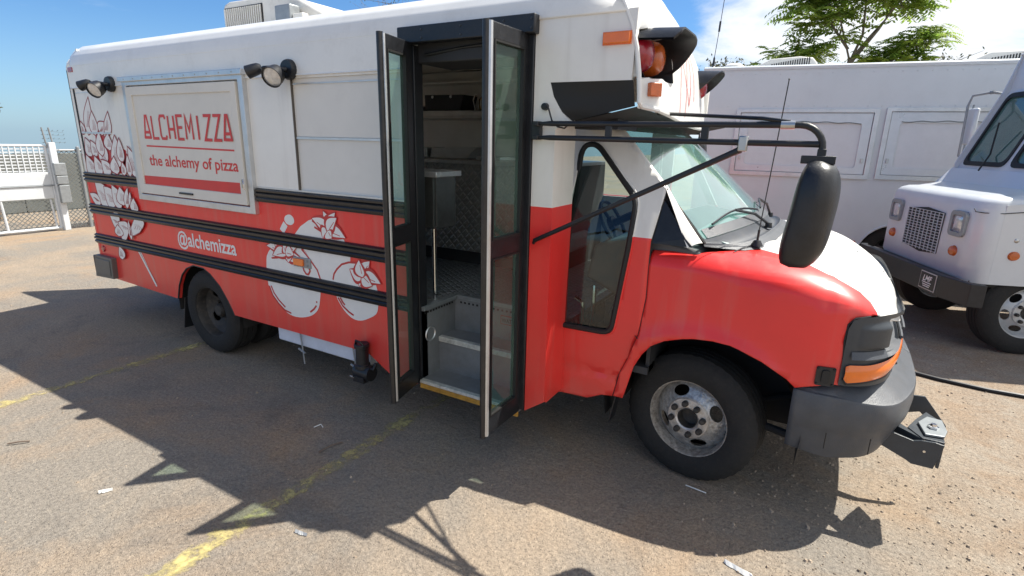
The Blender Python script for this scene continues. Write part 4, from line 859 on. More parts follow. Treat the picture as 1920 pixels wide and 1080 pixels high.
# door skin with the long bus window
def tumble(z): return 0 if z < VH else (z - VH) * .30 + (z - VH) ** 2 * .15
def doorf(x, z, t=0):
    rear = 0
    lower = -.022 * max(0, min(1, (.62 - z) / .1)) if False else 0
    bul = .012 * math.sin(math.pi * max(0, min(1, (z - .45) / .75)))
    crease = .014 * math.exp(-((z - .56) / .02) ** 2)
    # the skin sweeps in from the post behind it
    k = max(0, min(1, (-1.085 - x) / .10)); 
    return (x, VY - bul + crease + tumble(z) + .0 * k + t, z)
door_out = [(-1.18, .405), (-1.02, .392), (-.94, .432), (-.874, .443), (-.843, .59), (-.797, .70), (-.756, .835), (-.734, 1.035), (-.737, 1.20), (-.735, 1.33), (-.712, 1.50), (-.70, 1.60), (-1.04, 1.905), (-1.10, 1.95), (-1.18, 1.95)]
win = roundpoly([(-1.196, 1.79), (-1.118, 1.80), (-.842, 1.525), (-.842, 1.33), (-.905, .812), (-1.232, .805)], .055)
win = [(max(a, -1.232), b) for a, b in win]
# window hole must stay inside the skin: the skin runs on behind the post
door_out2 = [(-1.30, .36), (-1.18, .385)] + door_out[1:-1] + [(-1.30, 1.95)]
mb = MB(); mb.poly(door_out2, [win], doorf, .0, cuts=[(0, frange(-1.28, -.7, .04)), (1, frange(.40, 1.94, .04))])
cdoor = mb.build('cab_door', P_cab, BUS, sharp=40); s_ = cdoor.modifiers.new('solid', 'SOLIDIFY'); s_.thickness = .02; s_.offset = 1
# seal and glass
def ring(pts, r, fn, name, m, parent, n=8, closed=True):
    P = [Vector(fn(a, b)) for a, b in pts]; 
    if closed: P = P + [P[0], P[1]]
    return MB().tube(P, r, n, cap=False).build(name, m, parent)
ring(win, .015, lambda a, b: doorf(a, b, -.004), 'window_seal', P_gasket, cdoor)
ring([(a + (.014 if a > -1.03 else -.014) , b + (.014 if b > 1.3 else -.014)) for a, b in win], .006, lambda a, b: doorf(a, b, -.002), 'window_flange', P_white if False else P_cab, cdoor)
mb = MB(); mb.poly(win, (), lambda a, b, t: doorf(a, b, .006), 0, cuts=[(0, frange(-1.28, -.7, .08)), (1, frange(.40, 1.94, .08))]); mb.build('window_glass', G_cab, cdoor)
# door seam
mb = MB(); mb.tube([Vector(doorf(a, b, .004)) for a, b in [(-.871, .445), (-.840, .59), (-.794, .70), (-.753, .835), (-.731, 1.035), (-.735, 1.20), (-.735, 1.33), (-.712, 1.50), (-.70, 1.59)]], .0045, 6); mb.tube([Vector(doorf(-.768, .83, -.0135)), Vector(doorf(-.73, .80, -.0135)), Vector(doorf(-.70, .775, -.0135))], .002, 5); mb.build('door_seam', P_gasket, BUS)
# black quarter panel and A pillar
mb = MB(); mb.poly([(-.730, 1.322), (-.530, 1.322), (-.57, 1.36), (-.700, 1.53), (-.725, 1.50)], (), lambda a, b, t: (a, VY + tumble(b) + .006 + t, b), .012); mb.poly([(-.74, 1.31), (-.56, 1.31), (-.69, 1.58), (-.74, 1.58)], (), lambda a, b, t: (a, VY + .105 + t, b), .01); mb.build('quarter_panel', P_black, BUS, smooth=False)
def pil(u, v):   # v along the pillar 0 bottom..1 top, u 0 outer..1 glass edge
    a = Vector((-.555, VY + .0, 1.318)).lerp(Vector((-.705, VY + tumble(1.58) + .0, 1.59)), min(1, v / .45)) if v < .45 else Vector((-.705, VY + tumble(1.58), 1.59)).lerp(Vector((-1.06, VY + tumble(1.92) + .0, 1.92)), (v - .45) / .55)
    b = Vector((-.492, VY + .075, 1.335)).lerp(Vector((-1.02, VY + .235, 1.885)), v)
    p = a.lerp(b, u); p.z += .014 * math.sin(math.pi * u); p.x += .012 * math.sin(math.pi * u); return p
mb = MB(); mb.grid(pil, 10, 60); mb.build('windshield_pillar', P_white, BUS, sharp=60)
mb = MB(); mb.grid(lambda u, v: Vector((pil(u, v).x, 2 * CY - pil(u, v).y, pil(u, v).z)), 6, 20); mb.build('windshield_pillar', P_white, BUS, sharp=60)
yA, yB = VY + .075, VY + .235
def wsf(u, v):
    e0 = Vector((-.488, yA, 1.335)).lerp(Vector((-1.02, yB, 1.885)), v); e1 = Vector((e0.x, 2 * CY - e0.y, e0.z)); p = e0.lerp(e1, u)
    k = 1 - (2 * u - 1) ** 2; p.x += (.20 * (1 - v) + .10 * v) * k; p.z += .045 * k
    return p
mb = MB(); mb.grid(lambda u, v: wsf(u, v), 24, 12, .01, .99, .03, .99); wsg = mb.build('windshield', G_ws, BUS)
mb = MB(); mb.tube([wsf(0, v) + Vector((0, -.004, .003)) for v in frange(0, 1, .1)], .008, 6); mb.tube([wsf(u, .98) + Vector((0, 0, .004)) for u in frange(0, 1, .1)], .010, 6); mb.build('windshield_seal', P_gasket, wsg)
# cowl of grey plastic between glass and hood
def cowlf(u, v):
    y = (VY + .085) + (2 * CY - 2 * (VY + .085)) * u; g_ = wsf(u, .03)
    q = min(y, 2 * CY - y)
    xh = sinterp(q, [(VY + .08, -.50), (VY + .12, -.43), (2.83, -.35), (2.90, -.29), (3.0, -.24), (3.15, -.21), (3.4, -.192), (CY, -.185)])
    t_ = Vector((xh, y, Hx(xh) - .028 + .045 * math.sin(max(0, min(1, (q - 2.88) / .72)) * math.pi / 2)))
    p = Vector((g_.x, g_.y, g_.z)).lerp(t_, v); p.z += -.030 * math.sin(math.pi * min(1, v * 1.6)) * min(1, (q - VY - .08) / .12) + (.006 * math.exp(-((v - .62) / .05) ** 2)); return p
mb = MB(); mb.grid(cowlf, 30, 26); mb.build('windshield_cowl', P_plastic, BUS)
# a dark painted border on the lower glass edge
mb = MB(); mb.grid(lambda u, v: wsf(u, v) + Vector((.003, 0, .003)), 24, 2, .02, .98, .03, .10); mb.build('glass_frit', P_plastic, wsg)
def wiper(y0, y1, nm=''):
    mb = MB(); u0 = (y0 - yA) / (2 * CY - 2 * yA); u1 = (y1 - yA) / (2 * CY - 2 * yA)
    b = cowlf(u0, .35) + Vector((0, 0, .03)); 
    P = [wsf(u0 + (u1 - u0) * t, .10 + .05 * math.sin(math.pi * t)) + Vector((.015, 0, .02)) for t in frange(0, 1, .1)]
    mb.tube(P, .006, 6); mb.tube([b, b.lerp(P[5], .5) + Vector((.01, 0, .02)), P[5]], .008, 6); mb.lathe([(0, .03), (.018, .028), (.02, 0)], b - Vector((0, 0, .02)), 'z', 12)
    return mb.build('wiper', P_black, wsg)
wiper(3.42, 2.84); wiper(4.15, 3.52)
# cab roof
mb = MB(); mb.grid(lambda u, v: (-1.30 + (.28) * u, VY + .235 + (2 * CY - 2 * VY - .47) * v, 1.90 + .03 * math.sin(math.pi * v)), 4, 12); mb.build('cab_roof', P_black, BUS)
mb = MB(); sideplate(mb, [(-1.30, .42), (-.75, .42), (-.75, 1.34), (-1.04, 1.86), (-1.3, 1.9)], [[(-1.24, 1.15), (-.82, 1.15), (-.82, 1.36), (-1.06, 1.78), (-1.24, 1.78)]], 2 * CY - VY, .02); mb.build('far_door', P_cab, BUS, smooth=False)
mb = MB(); mb.tube([(-6.06, 3.25, .6), (-6.06, 3.25, 2.15)], .02, 6); mb.span((-6.95, 3.24, .60), (-6.07, 3.28, 2.15)); mb.build('unseen_rear_door', P_body, BUS, smooth=False, bevel=.01)  # open door out of view, added for the shadow it casts behind the bus
# post return: panel that joins bus side to cab side behind the door
mb = MB(); mb.span((-1.196, Y0 + .03, .405), (-1.181, VY + .012, 1.955)); mb.build('body_return', P_body, BUS, smooth=False)
mb = MB(); mb.span((-1.185, VY - .002, 1.87), (-.95, VY + .30, 1.95)); mb.build('cab_header', P_black, BUS, smooth=False)

# front fascia
FP = [(.165, VY + .008), (.205, VY + .018), (.26, VY + .05), (.315, VY + .11), (.36, VY + .20), (.388, VY + .33), (.402, VY + .50), (.410, CY)]
def fpath(u):
    n = (len(FP) - 1) * u; i = min(int(n), len(FP) - 2); f = n - i
    return FP[i][0] * (1 - f) + FP[i + 1][0] * f, FP[i][1] * (1 - f) + FP[i + 1][1] * f
tabx = [(i / (len(FP) - 1), p[0]) for i, p in enumerate(FP)]; taby = [(i / (len(FP) - 1), p[1]) for i, p in enumerate(FP)]
def fas(u, z, off=0.0):
    x, y = sinterp(u, tabx), sinterp(u, taby); x2, y2 = sinterp(min(1, u + .02), tabx), sinterp(min(1, u + .02), taby)
    n = Vector((y2 - y, -(x2 - x))); 
    if n.length < 1e-6: n = Vector((1, 0))
    n.normalize(); return (x + n.x * off, y + n.y * off, z)
def ftop(u): return interp(u, [(0, 1.04), (.05, 1.082), (.15, 1.097), (.4, 1.108), (.6, 1.105), (.8, 1.075), (1, 1.05)])
def recess(u, z):
    def ss(a, b, x): t = max(0, min(1, (x - a) / (b - a))); return t * t * (3 - 2 * t)
    top = ftop(u) - .03
    deep = ss(.44, .455, u) * ss(.925, .935, z) * (1 - ss(top - .01, top + .01, z))
    blk = ss(.14, .2, u) * (1 - ss(.44, .455, u)) * ss(.945, .965, z) * (1 - ss(top - .03, top + .0, z))
    return -.075 * deep + .020 * blk * math.sin(math.pi * min(1, max(0, (u - .12) / .8)))
for sgn in (1, -1):
    mb = MB(); NU, NZ = 90, 44
    vs = []
    for i in range(NU + 1):
        col_ = []
        for j in range(NZ + 1):
            u = i / NU; z = .775 + (ftop(u) - .775) * j / NZ; p = Vector(fas(u, z, recess(u, z)))
            if sgn < 0: p.y = 2 * CY - p.y
            col_.append(mb.bm.verts.new(p))
        vs.append(col_)
    for i in range(NU):
        for j in range(NZ): mb._f([vs[i][j], vs[i + 1][j], vs[i + 1][j + 1], vs[i][j + 1]])
    fa = mb.build('headlamp_surround', P_dplastic, BUS, sharp=30)
    if sgn > 0:
        mb = MB()
        def shelf(u, v): 
            x, y, z = fas(u, .935 - .035 * v, .0 + .022 * v); return (x, y, z)
        mb.grid(lambda u, v: fas(u, .950 - .032 * v - .014 * (1 - u) + .012 * u, (-.077 if u > .445 else .006) * (1 - v) + (.012 + .012 * math.sin(math.pi * min(1, u * 1.3 + .1))) * v), 36, 4, .10, .97); mb.build('lamp_shelf', P_plastic, fa)
        mb = MB(); mb.grid(lambda u, v: fas(u, interp(u, [(.05, .812), (.10, .792), (.5, .815), (.86, .905)]) + v * (interp(u, [(.05, .868), (.10, .878), (.3, .880), (.5, .892), (.86, .935)]) - interp(u, [(.05, .812), (.10, .792), (.5, .815), (.86, .905)])), .010 + .010 * math.sin(math.pi * v)), 28, 6, .055, .86); mb.build('turn_signal', P_amber2, fa)
        mb = MB(); mb.tube([fas(u, interp(u, [(.05, .812), (.10, .792), (.5, .815), (.86, .905)]) - .004, .006) for u in frange(.05, .86, .05)], .006, 6); mb.build('signal_gasket', P_gasket, fa)
    else:
        mb = MB(); mb.grid(lambda u, v: (lambda p: (p[0], 2 * CY - p[1], p[2]))(fas(u, .80 + .08 * v, .012)), 20, 3, .06, .8); mb.build('turn_signal', P_amber, fa)
mb = MB()
for z in frange(.80, 1.02, .045): mb.tube([(sinterp(u, tabx) + .01, sinterp(u, taby), z) for u in frange(.78, 1, .04)] + [(sinterp(u, tabx) + .01, 2 * CY - sinterp(u, taby), z) for u in frange(.78, 1, .04)[::-1]], .008, 6)
mb.build('grille_bar', P_plastic, BUS)
# fender seam gap above the lamp surround
mb = MB(); mb.tube([Vector(clip(a, b)) + Vector((.0, -.001, -.001)) for a, b in [(.195, .775), (.168, .90), (.160, .98), (.163, 1.06), (.185, 1.088), (.24, 1.098)]], .005, 6); mb.build('lamp_gap', P_gasket, BUS)
# square blanking plate on the fender
mb = MB(); mb.poly(rrect(.073, .762, .150, .852, .008), (), lambda a, b, t: (a, Yx(a) - .020 + t, b), .015); bp = mb.build('fender_plate', P_black, BUS, smooth=False)
mb = MB(); mb.poly(rrect(.098, .775, .128, .838, .01), (), lambda a, b, t: (a, Yx(a) - .026 + t, b), .008)
for a, b in ((.080, .770), (.143, .770), (.080, .844), (.143, .844)): mb.lathe([(0, -.006), (.005, -.004), (.006, 0)], (a, Yx(a) - .020, b), 'y', 8)
mb.build('plate_boss', P_gasket, bp)

# bumper
BP = [(-.005, 2.668), (.10, 2.668), (.205, 2.685), (.285, 2.705), (.363, 2.745), (.43, 2.83), (.485, 2.985), (.518, 3.15), (.532, 3.35), (.538, CY)]
bx_ = [(i / 9, p[0]) for i, p in enumerate(BP)]; by_ = [(i / 9, p[1]) for i, p in enumerate(BP)]
def bpath(u, off=0):
    x, y = sinterp(u, bx_), sinterp(u, by_); x2, y2 = sinterp(min(1, u + .02), bx_), sinterp(min(1, u + .02), by_); n = Vector((y2 - y, -(x2 - x)))
    if n.length < 1e-6: n = Vector((1, 0))
    n.normalize(); return x + n.x * off, y + n.y * off
def bprof(u):
    w = interp(u, [(0, .035), (.18, .05), (.3, .11), (.5, .15), (1, .17)]); zt = interp(u, [(0, .722), (.2, .757), (.4, .785), (1, .80)]); ze = interp(u, [(0, .712), (.2, .705), (.5, .690), (1, .695)])
    zb = interp(u, [(0, .395), (.2, .375), (.6, .42), (1, .45)])
    return [(-w - .02, zt - .01), (-w, zt), (-w * .5, zt * .5 + ze * .5 + .004), (-.014, ze + .006), (-.004, ze + .001), (.0, ze - .008), (.002, .62), (-.004, .56), (-.020, .535), (-.028, .50), (-.050, zb + .02), (-.058, zb), (-.09, zb - .004)]
for sgn in (1, -1):
    mb = MB(); U = frange(0, 1, .025); rows = []
    for u in U:
        row = []
        for off, z in bprof(u):
            x, y = bpath(u, off)
            if sgn < 0: y = 2 * CY - y
            row.append(mb.bm.verts.new((x, y, z)))
        rows.append(row)
    for a, b in zip(rows, rows[1:]):
        for j in range(len(a) - 1): mb._f([a[j], a[j + 1], b[j + 1], b[j]])
    o = mb.build('front_bumper', P_plastic, BUS, sharp=32)
    s_ = o.modifiers.new('solid', 'SOLIDIFY'); s_.thickness = .006; s_.offset = -1

mb = MB()
for u in (.17, .40): mb.tube([(bpath(u, .003)[0], bpath(u, .003)[1], z) for z in frange(.45, .535, .02)], .0022, 5)
mb.build('bumper_seam', P_gasket, BUS)['kind'] = 'stuff'
# tow bracket of bent dark plate
BK = MB()
by0, by1 = 2.90, 3.30
BK.prism([(.34, .40), (.36, .525), (.40, .517), (.518, .490), (.548, .500), (.600, .505), (.634, .500), (.612, .372), (.528, .372), (.50, .388), (.40, .43)], by0, by0 + .012)
brk = BK.build('tow_bracket', P_dplastic, BUS, smooth=False, bevel=.002)
mb = MB(); mb.prism([(.40, .50), (.45, .555), (.594, .568), (.705, .43), (.709, .365), (.585, .48), (.42, .42)], by1, by1 + .012); mb.build('bracket_cheek', P_dplastic, brk, smooth=False, bevel=.002)
mb = MB(); mb.prism([(.548, by0 + .012), (.634, by0 + .012), (.648, by0 + .26), (.60, by0 + .34), (.545, by0 + .22), (.50, by0 + .10)], .500, .510, 'z'); mb.prism([(.40, by0 + .15), (.42, by0 + .13), (.55, by0 + .012), (.56, by0 + .03), (.44, by0 + .18)], .42, .505, 'z'); mb.span((.622, by0 + .012, .375), (.634, by0 + .22, .500)); mb.build('bracket_top', P_dplastic, brk, smooth=False, bevel=.002)
mb = MB(); mb.prism([(.560, by0 + .035), (.636, by0 + .05), (.655, by0 + .12), (.650, by0 + .24), (.59, by0 + .25), (.545, by0 + .16)], .512, .524, 'z'); mb.build('bracket_pad', mat('zinc_plate', (.24, .26, .27), .45, metal=.5), brk, smooth=False, bevel=.003)
mb = MB(); mb.lathe([(0, .546), (.012, .546), (.014, .536), (.024, .534), (.024, .524), (0, .524)], (.600, by0 + .12, 0), 'z', 6); mb.build('bracket_bolt', P_chrome, brk); mb = MB().lathe([(0, -.004), (.006, -.003), (.007, 0)], (.565, by0, .45), 'y', 8); mb.build('bracket_bolt', P_chrome, brk)

# ---------------------------------------------------------------- wheels
def tyre(c, r, w, yo, tread=True, name='tyre', parent=None):
    h = w; prof = [(r * .585, .022), (r * .60, .006), (r * .66, -.004), (r * .80, -.008), (r * .90, .002), (r * .955, .012), (r * .985, .026)]
    t0, t1 = .030, h - .030
    prof2 = list(prof)
    for k in range(4):
        a = t0 + (t1 - t0) * (k + .0) / 4; b = t0 + (t1 - t0) * (k + .78) / 4; cdp = t0 + (t1 - t0) * (k + 1) / 4
        prof2 += [(r, a), (r, b)]
        if k < 3: prof2 += [(r * .968, b + .001), (r * .968, cdp - .001)]
    prof2 += [(r * .985, h - .026), (r * .90, h - .002), (r * .66, h), (r * .585, h - .022)]
    mb = MB(); N_ = 120; mb.lathe(prof2, (c[0], yo, c[1]), 'y', N_)
    if tread:   # shoulder blocks: notch every other segment of the outer shoulder rings
        for v in mb.bm.verts:
            dx, dz = v.co.x - c[0], v.co.z - c[1]; rr = math.hypot(dx, dz)
            if rr > r * .95 and (v.co.y - yo < .034 or v.co.y - yo > h - .034):
                k = int(round(math.atan2(dz, dx) / (2 * math.pi / N_)))
                if k % 3 == 0: v.co.x = c[0] + dx * .987; v.co.z = c[1] + dz * .987
    # flatten the contact patch a little
    for v in mb.bm.verts:
        if v.co.z < .004: v.co.z = .004 + (v.co.z - .004) * .15
    return mb.build(name, P_rubber, parent, sharp=28)
def rim(cx, cz, yo, r, style, parent, mt, holes=4, rot=.3, hubmat=None):
    R_ = r * .615
    mb = MB()
    mb.lathe([(R_ * .985, .018), (R_ * 1.02, .004), (R_ * 1.0, -.006), (R_ * .955, -.004), (R_ * .93, .012), (R_ * .91, .035), (R_ * .90, .09), (R_ * .86, .11)], (cx, yo, cz), 'y', 64)
    o = mb.build('rim', P_lip if (style == 'out' and hubmat) else mt, parent)
    # disc with hand holes
    mb = MB(); Rd = R_ * .905
    outer = [(Rd * math.cos(a), Rd * math.sin(a)) for a in [2 * math.pi * k / 48 for k in range(48)]]
    hl = [[(R_ * .25 * math.cos(a), R_ * .25 * math.sin(a)) for a in [2 * math.pi * k / 20 for k in range(20)]]]
    for k in range(holes):
        th = rot + 2 * math.pi * k / holes; cc = Vector((R_ * .68 * math.cos(th), R_ * .68 * math.sin(th))); tt = Vector((-math.sin(th), math.cos(th))); nn = Vector((math.cos(th), math.sin(th)))
        hl.append([tuple(cc + tt * R_ * .21 * math.cos(a) + nn * R_ * .125 * math.sin(a)) for a in [2 * math.pi * q / 16 for q in range(16)]])
    def dish(a, b, t):
        rr = math.hypot(a, b) / R_
        d = sinterp(rr, [(0, -.005), (.25, -.005), (.50, -.002), (.56, .006), (.75, .030), (.9, .062)]) if style == 'out' else sinterp(rr, [(0, .13), (.45, .13), (.7, .10), (.9, .06)])
        return (cx + a, yo + .012 + d + t, cz + b)
    cutsv = frange(-Rd, Rd, R_ * .12)
    mb.poly(outer, hl, dish, .006, cuts=[(0, cutsv), (1, cutsv)])
    dsc = mb.build('rim_disc', mt, o, sharp=50)
    hm = hubmat or mt
    off = .0 if style == 'out' else .125
    if style == 'out':
        mb = MB(); mb.lathe([(R_ * .25, .014), (R_ * .26, -.004), (R_ * .30, -.010), (R_ * .50, -.006), (R_ * .53, .004), (R_ * .52, .014)], (cx, yo + .008, cz), 'y', 40); mb.build('hub_plate', hm, o)
        mb = MB(); mb.lathe([(R_ * .25, .0), (R_ * .235, .0), (R_ * .22, .05), (0, .055)], (cx, yo + .0, cz), 'y', 30); mb.build('hub_bore', P_rimd, o)
    else:
        mb = MB(); mb.lathe([(0, .05), (R_ * .2, .05), (R_ * .26, .07), (R_ * .27, .14)], (cx, yo, cz), 'y', 30); mb.build('hub_cap', mt, o)
    for k in range(8):
        th = .2 + 2 * math.pi * k / 8; px, pz = cx + R_ * .395 * math.cos(th), cz + R_ * .395 * math.sin(th)
        mb = MB(); mb.lathe([(0, -.030), (.013, -.028), (.0165, -.018), (.0165, .004)], (px, yo + off, pz), 'y', 6 if style != 'out' else 12); mb.build('lug_nut', P_rimd if style == 'out' else mt, o)
    return o
FW = (-.465, .362); FR = .362
def wheel_root(name, c, y):
    o = bpy.data.objects.new(name, None); COL.objects.link(o); o.parent = BUS; o.matrix_parent_inverse = INV[BUS.name]; o.empty_display_size = .1; return o
fw = tyre(FW, FR, .225, 2.772, parent=BUS, name='front_wheel')
rim(FW[0], FW[1], 2.785, FR, 'out', fw, P_rim, holes=4, rot=.42, hubmat=P_hub)
fw2 = tyre(FW, FR, .225, 2 * CY - 2.772 - .225, parent=BUS, name='front_wheel', tread=False)
# slight steer of the near front wheel: rotate about its centre
def steer(o, c, ang):
    M_ = Matrix.Translation(Vector(c)) @ Matrix.Rotation(ang, 4, 'Z') @ Matrix.Translation(-Vector(c))
    o.matrix_basis = M_
steer(fw, (FW[0], 2.88, FW[1]), math.radians(-10))
RWc = (-4.335, .358)
rw = tyre(RWc, .358, .22, Y0 + .028, parent=BUS, name='rear_wheel'); rim(RWc[0], RWc[1], Y0 + .045, .358, 'in', rw, P_rimd, holes=4, rot=.6)
tyre(RWc, .358, .22, Y0 + .30, parent=BUS, name='rear_wheel', tread=False)
tyre(RWc, .358, .22, YF - .25, parent=BUS, name='rear_wheel', tread=False)
# wheel housings, underbody
mb = MB(); pts = [(-.92, .30)] + [(-.44 + .50 * -math.cos(math.pi * k / 14), .45 + .455 * math.sin(math.pi * k / 14)) for k in range(15)] + [(.05, .30)]
A = [mb.bm.verts.new((p[0], VY + .035, p[1])) for p in pts]; B = [mb.bm.verts.new((p[0], VY + .48, p[1])) for p in pts]
for i in range(len(pts) - 1): mb._f([A[i], A[i + 1], B[i + 1], B[i]])
mb._f(B); mb.build('wheel_well', P_under, BUS)
mb = MB(); mb.poly([(0, 0), (.10, 0), (.085, .26), (0, .28)], (), lambda a, b, t: (-.845 - .05 * (1 - b / .28) + t, VY + .02 + a, .42 - .14 + b - .02), .006); mb.build('mud_flap', P_black, BUS, smooth=False)
mb = MB(); mb.span((-5.9, CY - .45, .42), (.30, CY - .37, .58)); mb.span((-5.9, CY + .37, .42), (.30, CY + .45, .58)); mb.tube([(RWc[0], Y0 + .3, .36), (RWc[0], YF - .3, .36)], .06, 12); mb.lathe([(0, -.17), (.12, -.1), (.16, 0), (.12, .1), (0, .17)], (RWc[0], CY, .36), 'y', 16)
mb.tube([(FW[0], 2.95, .34), (FW[0], YF - .4, .34)], .035, 10); mb.tube([(FW[0] + .1, 2.95, .42), (.12, CY - .4, .50)], .02, 8); mb.tube([(-.25, 2.90, .40), (.02, 2.86, .38)], .022, 8); mb.span((-5.9, Y0 + .5, .60), (-1.2, YF - .2, .735)); mb.span((-1.6, CY - .6, .3), (-.9, CY + .1, .42)); mb.span((-5.95, Y0 + .1, .6), (-4.9, YF - .1, .7))
mb.build('chassis', P_under, BUS, smooth=False)
# inner cab floor and engine bay blockers
mb = MB(); mb.span((-1.25, VY + .03, .60), (-.70, 2 * CY - VY - .03, .64)); mb.span((-.72, VY + .06, .60), (-.70, 2 * CY - VY - .05, 1.25)); mb.span((-.70, VY + .50, .45), (.30, 2 * CY - VY - .45, 1.15)); mb.build('firewall', P_dark, BUS, smooth=False)
mb = MB(); mb.prism([(-1.10, 1.08), (-.72, .92), (-.45, 1.0), (-.50, 1.30), (-.80, 1.36), (-1.06, 1.27)], VY + .06, 2 * CY - VY - .06); mb.build('dashboard', mat('dash_grey', (.09, .095, .10), .6), BUS, sharp=50, bevel=.02)
# sun shade style folds seen low in the windshield
mb = MB(); mb.prism([(-.62, 1.33), (-.40, 1.325), (-.44, 1.338), (-.60, 1.345)], VY + .2, CY + .6); mb.build('dash_mat', mat('dash_pale', (.35, .42, .40), .7), BUS, smooth=False)
# steering wheel, seat, box
cq = Quaternion((0, 1, 0), math.radians(62)); mb = MB(); cc = Vector((-1.42, CY + .42, 1.20))
N_ = 28; mb.tube([cc + cq @ Vector((.185 * math.cos(2 * math.pi * k / N_), .185 * math.sin(2 * math.pi * k / N_), 0)) for k in range(N_ + 2)], .014, 8, cap=False)
for a in (90, 210, 330): mb.tube([cc, cc + cq @ Vector((.18 * math.cos(math.radians(a)), .18 * math.sin(math.radians(a)), 0))], .014, 8)
mb.tube([cc + cq @ Vector((0, 0, .02)), cc + cq @ Vector((0, 0, -.02))], .06, 14)
mb.tube([cc, cc + cq @ Vector((0, 0, .32))], .03, 8); mb.build('steering_wheel', P_black, BUS)
def seat(y):
    mb = MB(); mb.box((-1.92, y, 1.02), (.46, .46, .14)); st = mb.build('driver_seat', P_seat, BUS, bevel=.04)
    mb = MB(); mb.box((-2.16, y, 1.34), (.13, .44, .62), Matrix.Rotation(math.radians(-12), 3, 'Y')); mb.build('seat_back', P_seat, st, bevel=.04)
    mb = MB(); mb.box((-2.22, y, 1.74), (.09, .24, .16)); mb.build('head_rest', P_seat, st, bevel=.03)
    mb = MB(); mb.span((-2.1, y - .2, .80), (-1.75, y + .2, .95)); mb.build('seat_base', P_dark, st)
seat(CY + .45)
mb = MB(); mb.tube([(-1.14, 2.95, .64), (-1.12, 2.93, .84), (-1.13, 2.95, .98)], .014, 8); mb.tube([(-1.18, 2.85, .67), (-1.14, 2.83, .80), (-1.15, 2.83, .9), (-1.20, 2.84, .92)], .012, 8); mb.build('grab_handle', P_chrome, BUS)
mb = MB(); mb.tube([(-1.00, 3.1, 1.18), (-.97, 3.05, 1.0), (-1.02, 3.0, .70)], .022, 8); mb.tube([(-.95, 3.05, 1.05), (-.87, 3.0, .82)], .018, 8); mb.build('dash_bracket', P_dark, BUS)

# ---------------------------------------------------------------- mirror arm
A0 = Vector((-1.255, Y0 - .045, 0)); A1 = Vector((-.045, 2.375, 0)); ad = (A1 - A0).normalized()
def ap(s, z): p = A0 + (A1 - A0) * s; return Vector((p.x, p.y, z))
mb = MB(); mb.box((-1.272, Y0 - .012, 1.855), (.05, .03, .085)); mb.box((-1.255, Y0 - .04, 1.885), (.03, .05, .022)); mb.box((-1.255, Y0 - .04, 1.822), (.03, .05, .022)); arm = mb.build('mirror_arm', P_black, BUS, bevel=.004)
mb = MB(); curve = [ap(0.0, 1.885), ap(.06, 1.886), ap(.9, 1.884)]
for k in range(7):
    a = math.radians(90 * k / 6); curve.append(ap(.93 + .07 * math.sin(a), 1.884 - .085 * (1 - math.cos(a))))
curve.append(ap(1.0, 1.765)); mb.tube(curve, .0125, 12, radii=[.007, .0125] + [.0125] * (len(curve) - 2)); mb.build('arm_tube', P_black, arm)
mb = MB(); mb.tube([ap(0.0, 1.822), ap(.06, 1.822), ap(.99, 1.815)], .0125, 12, radii=[.007, .0125, .0125]); mb.build('arm_tube', P_black, arm)
for s in (.30, .645):
    mb = MB(); mb.bar(ap(s, 1.825), ap(s, 1.88), .03, .016, up=(0, 1, 0)); mb.build('arm_strut', P_black, arm, bevel=.003)
mb = MB(); mb.tube([ap(.875, 1.884), ap(.915, 1.884)], .0165, 12); mb.build('arm_clamp', P_steel, arm)
mb = MB(); mb.box(ap(.77, 1.812), (.035, .035, .06), Matrix.Rotation(.0, 3, 'Z')); mb.build('arm_clamp', P_steel, arm, bevel=.005)
mb = MB(); mb.tube([ap(.765, 1.79) , ap(.74, 1.775), Vector((-1.262, Y0 - .02, 1.315)), Vector((-1.275, Y0 - .004, 1.298))], .011, 10, radii=[.015, .013, .011, .008]); mb.build('arm_brace', P_black, arm)
mb = MB(); mb.tube([ap(.90, 1.895), ap(.82, 1.908), Vector((-.775, Y0 + .30, 1.948))], .008, 8); mb.build('arm_stay', P_black, arm)
mb = MB(); mb.tube([Vector((-1.235, Y0 - .005, 1.96)), Vector((-1.20, Y0 - .04, 1.955)), Vector((-1.175, Y0 - .05, 1.90)), ap(.09, 1.872), ap(.12, 1.865), ap(.14, 1.885)], .004, 6); mb.lathe([(0, -.02), (.016, -.018), (.018, 0)], (-1.235, Y0 - .001, 1.965), 'y', 14); mb.build('heater_wire', P_black, arm)
# mirror head
def mhead(c, hx, hy, hz, q):
    mb = MB(); nu, nv = 28, 22; rows = []
    for j in range(nv + 1):
        t = -1 + 2 * j / nv; row = []
        prof_ = (1 - abs(t) ** 3.4) ** (1 / 2.6)
        xs = hx * prof_ * (1.0 - .10 * t * (1 if t < 0 else .2)); xoff = .012 * math.cos(t * 1.2) 
        for k in range(nu):
            a = 2 * math.pi * k / nu; ca, sa = math.cos(a), math.sin(a)
            ex = .75; px = xs * math.copysign(abs(ca) ** ex, ca); py = hy * prof_ * math.copysign(abs(sa) ** ex, sa)
            if px < 0: px *= .55      # flat mirror side
            row.append(mb.bm.verts.new(Vector(c) + q @ Vector((px + xoff, py, t * hz))))
        rows.append(row)
    for a, b in zip(rows, rows[1:]):
        for k in range(nu): mb._f([a[k], a[(k + 1) % nu], b[(k + 1) % nu], b[k]])
    mb._f(rows[0][::-1]); mb._f(rows[-1])
    return mb
mq = Quaternion((0, 0, 1), math.radians(-10)) @ Quaternion((0, 1, 0), math.radians(6))
mc = Vector((-.075, 2.375, 1.552))
mh = mhead(mc, .094, .110, .214, mq).build('mirror_head', P_black, BUS, sharp=60)
